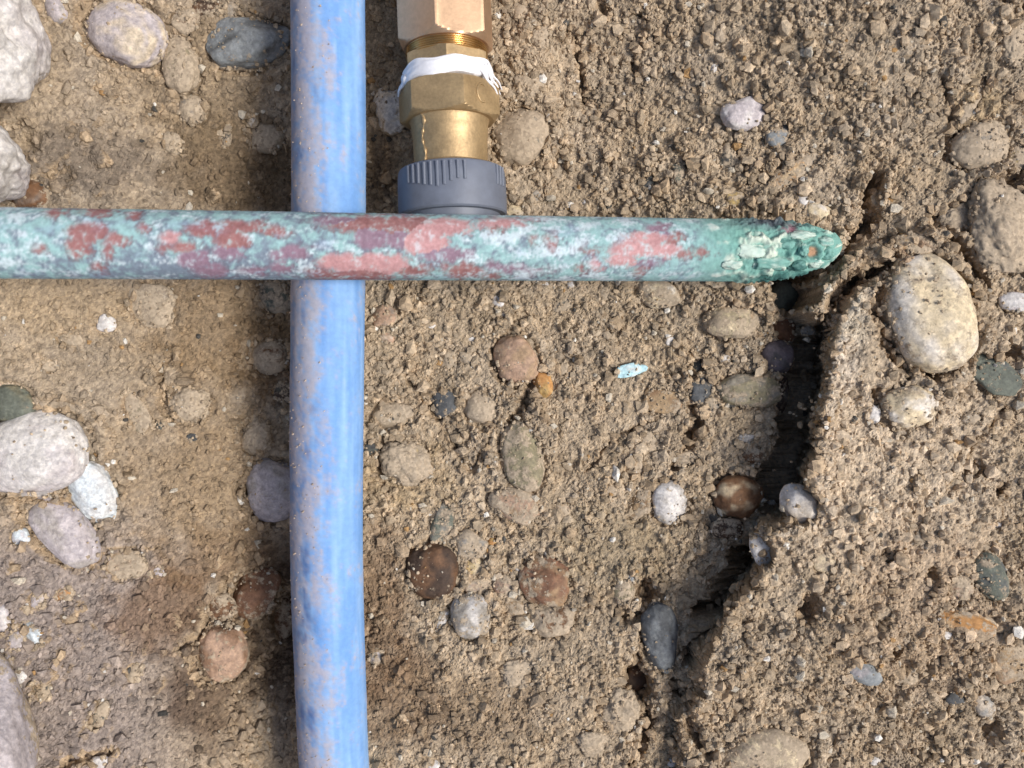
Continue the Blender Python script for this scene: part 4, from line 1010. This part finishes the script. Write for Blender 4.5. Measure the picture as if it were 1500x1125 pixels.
M_BRASS_P = plain('pinkish_brass', (206, 172, 138), .42, .78, 700., .9, 1.08, .25, .00015)
M_THREAD = plain('bright_brass', (212, 180, 128), .24, .95, 300., .9, 1.08, .05, .0001)
M_TAPE = plain('white_tape', (236, 236, 238), .6, 0., 500., .93, 1.04, .35, .0003)
M_GREY = plain('grey_plastic', (104, 110, 122), .5, 0., 260., .9, 1.08, .12, .0002)
M_PIPE2 = plain('dusty_grey_plastic', (128, 126, 124), .6, 0., 260., .85, 1.1, .2, .0002)

fit = bpy.data.objects.new('brass_fitting', None); COL.objects.link(fit)
fx, fy = P(664, 322, ZF)
fit.location = (fx, fy, ZF); fit.rotation_euler = (0, 0, R(2.2)); fit.empty_display_size = .01
tag(fit, 'brass threaded fitting with white sealing tape and grey plastic cap', 'fitting')

def ypx(py):                                    # survey row -> metres up the fitting's axis
    return (322 - py) * FF
def hexr(th, Rc, th0):
    a_ = (th - th0) % (np.pi / 3) - np.pi / 6
    return Rc * math.cos(np.pi / 6) / np.cos(a_)
def lathe(name, prof, mat, parent, seg=120, shape=None, th0=0.0, sharp=28, wob=None):
    """prof: [(s, r)]; round the local y axis, th=0 towards +z. shape(th, s, r) -> radius."""
    s = np.array([p_[0] for p_ in prof]); r = np.array([p_[1] for p_ in prof])
    th = th0 + np.linspace(0, 2 * np.pi, seg, endpoint=False)
    TH, Rr = np.meshgrid(th, r); S_ = np.repeat(s[:, None], seg, 1)
    if shape is not None: Rr = shape(TH, S_, Rr)
    if wob is not None: S_ = S_ + wob(TH, S_)
    v_ = np.stack([Rr * np.sin(TH), S_, Rr * np.cos(TH)], -1)
    n_, m_ = TH.shape
    verts_ = np.concatenate([v_.reshape(-1, 3), [[0, S_[0].mean(), 0], [0, S_[-1].mean(), 0]]])
    f_ = grid_faces(n_, m_, True); j = np.arange(m_); j2 = (j + 1) % m_
    tri = np.concatenate([f_[:, [0, 1, 2]], f_[:, [0, 2, 3]], np.stack([np.full(m_, n_ * m_), j2, j], -1), np.stack([np.full(m_, n_ * m_ + 1), (n_ - 1) * m_ + j, (n_ - 1) * m_ + j2], -1)])
    me = np_mesh(name, verts_, tri[:, ::-1], None, None, True, sharp)
    return link(name, me, mat, parent)

def hex_nut(name, y0, y1, Rpx, th0, mat, cham=.0016):
    s0, s1 = ypx(y0), ypx(y1); Rc = Rpx * FF; ap = Rc * math.cos(np.pi / 6)
    sA = np.array([0, .25, .5, .75, 1.0]) * cham
    prof_ = [(s0, ap * .93)] + [(s0 + q, 1.0) for q in sA] + [(s1 - q, 1.0) for q in sA[::-1]] + [(s1, ap * .93)]
    def shp(TH, S_, Rr):
        hx = hexr(TH, Rc * 1.0, th0)
        hx = -np.log(np.exp(-(hx - Rc) * 26000) + np.exp(.006 * Rc * 26000)) / 26000 + Rc       # corners a little worn
        dist = np.minimum(S_ - s0, s1 - S_)
        lim = ap * .985 + (Rc - ap) * 1.15 * np.clip(dist / cham, 0, 1)
        out = np.minimum(hx, lim)
        return np.where(Rr < .99, np.minimum(Rr, out), out)
    return lathe(name, prof_, mat, fit, 144, shp, th0, 24)

px_ = lambda n_: n_ * FF
# grey cap with ribs and a lower lip
cap_o = lathe('cap', [(ypx(318), px_(70)), (ypx(317.5), px_(77)), (ypx(315), px_(79)), (ypx(300), px_(79.5)), (ypx(270), px_(79)), (ypx(256), px_(78)), (ypx(252), px_(76)), (ypx(250), px_(72)), (ypx(249.6), px_(58))], M_GREY, fit, 120)
lathe('cap_lip', [(ypx(334), px_(40)), (ypx(334), px_(64)), (ypx(331), px_(67)), (ypx(320), px_(69)), (ypx(317.4), px_(69.5))], M_GREY, cap_o, 96)
rb_bm = bmesh.new(); bmesh.ops.create_cube(rb_bm, size=1.0)
for q in rb_bm.verts: q.co = Vector((q.co.x * .0011, q.co.y, q.co.z * .0013))
bmesh.ops.bevel(rb_bm, geom=rb_bm.edges[:], offset=.0003, segments=1, affect='EDGES')
rb_me = bpy.data.meshes.new('rib'); rb_bm.to_mesh(rb_me); rb_bm.free(); rb_me.materials.append(M_GREY)
rr_ = np.random.default_rng(5)
angs = [-46, -39, -32, -25, -18, -11, -4, 3, 10, 17, 58, 64, 70]
for k_, a_ in enumerate(angs):
    ln = (px_(22) + px_(14) * math.exp(-((a_ + 12) / 22) ** 2)) * rr_.uniform(.92, 1.05) if a_ < 50 else px_(27)
    ro = bpy.data.objects.new('rib', rb_me); COL.objects.link(ro); ro.parent = cap_o
    rad_ = px_(78.6)
    ro.location = (rad_ * math.sin(R(a_)), ypx(255) - ln / 2, rad_ * math.cos(R(a_))); ro.rotation_euler = (0, R(a_), 0); ro.scale = (1, ln, 1)
# barrel with a casting seam
lathe('base_ring', [(ypx(251), px_(50)), (ypx(251), px_(60)), (ypx(249), px_(61.5)), (ypx(246), px_(60)), (ypx(244), px_(56))], M_BRASS, fit, 96)
bar = lathe('barrel', [(ypx(249), px_(54)), (ypx(236), px_(54)), (ypx(222), px_(54.3)), (ypx(205), px_(54.6)), (ypx(202), px_(55.4)), (ypx(194), px_(55.8)), (ypx(184), px_(56.5)), (ypx(179), px_(59))], M_BRASS, fit, 96)
t_ = np.linspace(0, 1, 60); th_ = R(-40) + .05 * np.sin(t_ * 9) + .10 * t_ * 0
seam_path = np.stack([px_(54.4) * np.sin(th_), ypx(247) + (ypx(180) - ypx(247)) * t_, px_(54.4) * np.cos(th_)], -1)
sv, *_ = tube(seam_path, .0005 + .0002 * np.sin(t_ * 31) + .0009 * t_ ** 6, 8, (0, 0, 1))
sm_ = np_mesh('casting_seam', sv.reshape(-1, 3), grid_faces(60, 8, True)); link('casting_seam', sm_, M_BRASS, bar)
# main hexagon, its stamped mark
hexn = hex_nut('hex_nut', 180, 130, 76, R(20), M_BRASS)
t_ = np.linspace(R(60), R(300), 26)
fc = R(50); apx = 76 * math.cos(np.pi / 6) * FF
mk = np.stack([.0026 * np.cos(t_), .0032 * np.sin(t_)], -1)
cxl = np.array([apx * math.sin(fc), ypx(152), apx * math.cos(fc)]); ux = np.array([math.cos(fc), 0, -math.sin(fc)]); uy = np.array([0, 1.0, 0])
mpth = cxl + mk[:, :1] * ux + mk[:, 1:] * uy
mv, *_ = tube(mpth, np.full(26, .00045), 8, (math.sin(fc), 0, math.cos(fc)))
link('stamped_mark', np_mesh('stamped_mark', mv.reshape(-1, 3), grid_faces(26, 8, True)), M_BRASS, hexn)
# white sealing tape with frayed ends
def tshape(TH, S_, Rr):
    p_ = np.stack([np.sin(TH) * 3, S_ * 700, np.cos(TH) * 3], -1).reshape(-1, 3)
    return Rr * (1 + .02 * fbm3(p_, 3, 3).reshape(TH.shape) + .005 * np.sin(S_ * 3800 + TH) + .004 * np.sin(S_ * 9100 + TH * 2))
def twob(TH, S_):
    return .0011 * np.sin(TH * 1 + .9) + .0005 * np.sin(TH * 3 + S_ * 900) + .0004 * np.sin(TH * 7)
sT = np.linspace(ypx(133), ypx(106), 22)
tr = np.concatenate([[px_(56)], np.full(20, px_(65)) + px_(2.5) * np.sin(np.linspace(0, np.pi, 20)), [px_(56)]])
tape = lathe('sealing_tape', list(zip(sT, tr)), M_TAPE, fit, 120, tshape, 0.0, 60, twob)
def strand(th_a, y_a, th_b, y_b, lift, w0):
    n_ = 14; u_ = np.linspace(0, 1, n_); th2 = R(th_a) + (R(th_b) - R(th_a)) * u_; yy_ = ypx(y_a) + (ypx(y_b) - ypx(y_a)) * u_
    rr2 = px_(66.5) + lift * u_ ** 2 + .0003 * np.sin(u_ * 11)
    pth = np.stack([rr2 * np.sin(th2), yy_, rr2 * np.cos(th2)], -1)
    vv, *_ = tube(pth, w0 * (1 - .75 * u_) + .00008, 6, (.2, .3, 1))
    link('frayed_strand', np_mesh('frayed_strand', vv.reshape(-1, 3), grid_faces(n_, 6, True)), M_TAPE, tape)
for a_ in [(45, 118, 80, 148, .0022, .0007), (55, 112, 88, 142, .0026, .0006), (62, 108, 95, 132, .0034, .0005), (66, 116, 84, 150, .0016, .0006), (-58, 122, -86, 140, .0020, .0008), (-66, 118, -92, 134, .0018, .0006)]:
    strand(*a_)
# collar, thread, upper nut, feed pipe
hex_nut('collar', 112, 85, 65, R(3), M_BRASS, .0010)
nT = 70; sT = np.linspace(ypx(88), ypx(71), nT); rT = px_(58.5) + .0003 * np.sin(np.linspace(0, 2 * np.pi * 5.5, nT))
lathe('threaded_neck', list(zip(sT, rT)), M_THREAD, fit, 96, None, 0, 60)
hex_nut('upper_nut', 73, -66, 73, R(-8), M_BRASS_P, .0022)
lathe('feed_pipe', [(ypx(-64), px_(44)), (ypx(-200), px_(44)), (ypx(-560), px_(44))], M_PIPE2, fit, 64)
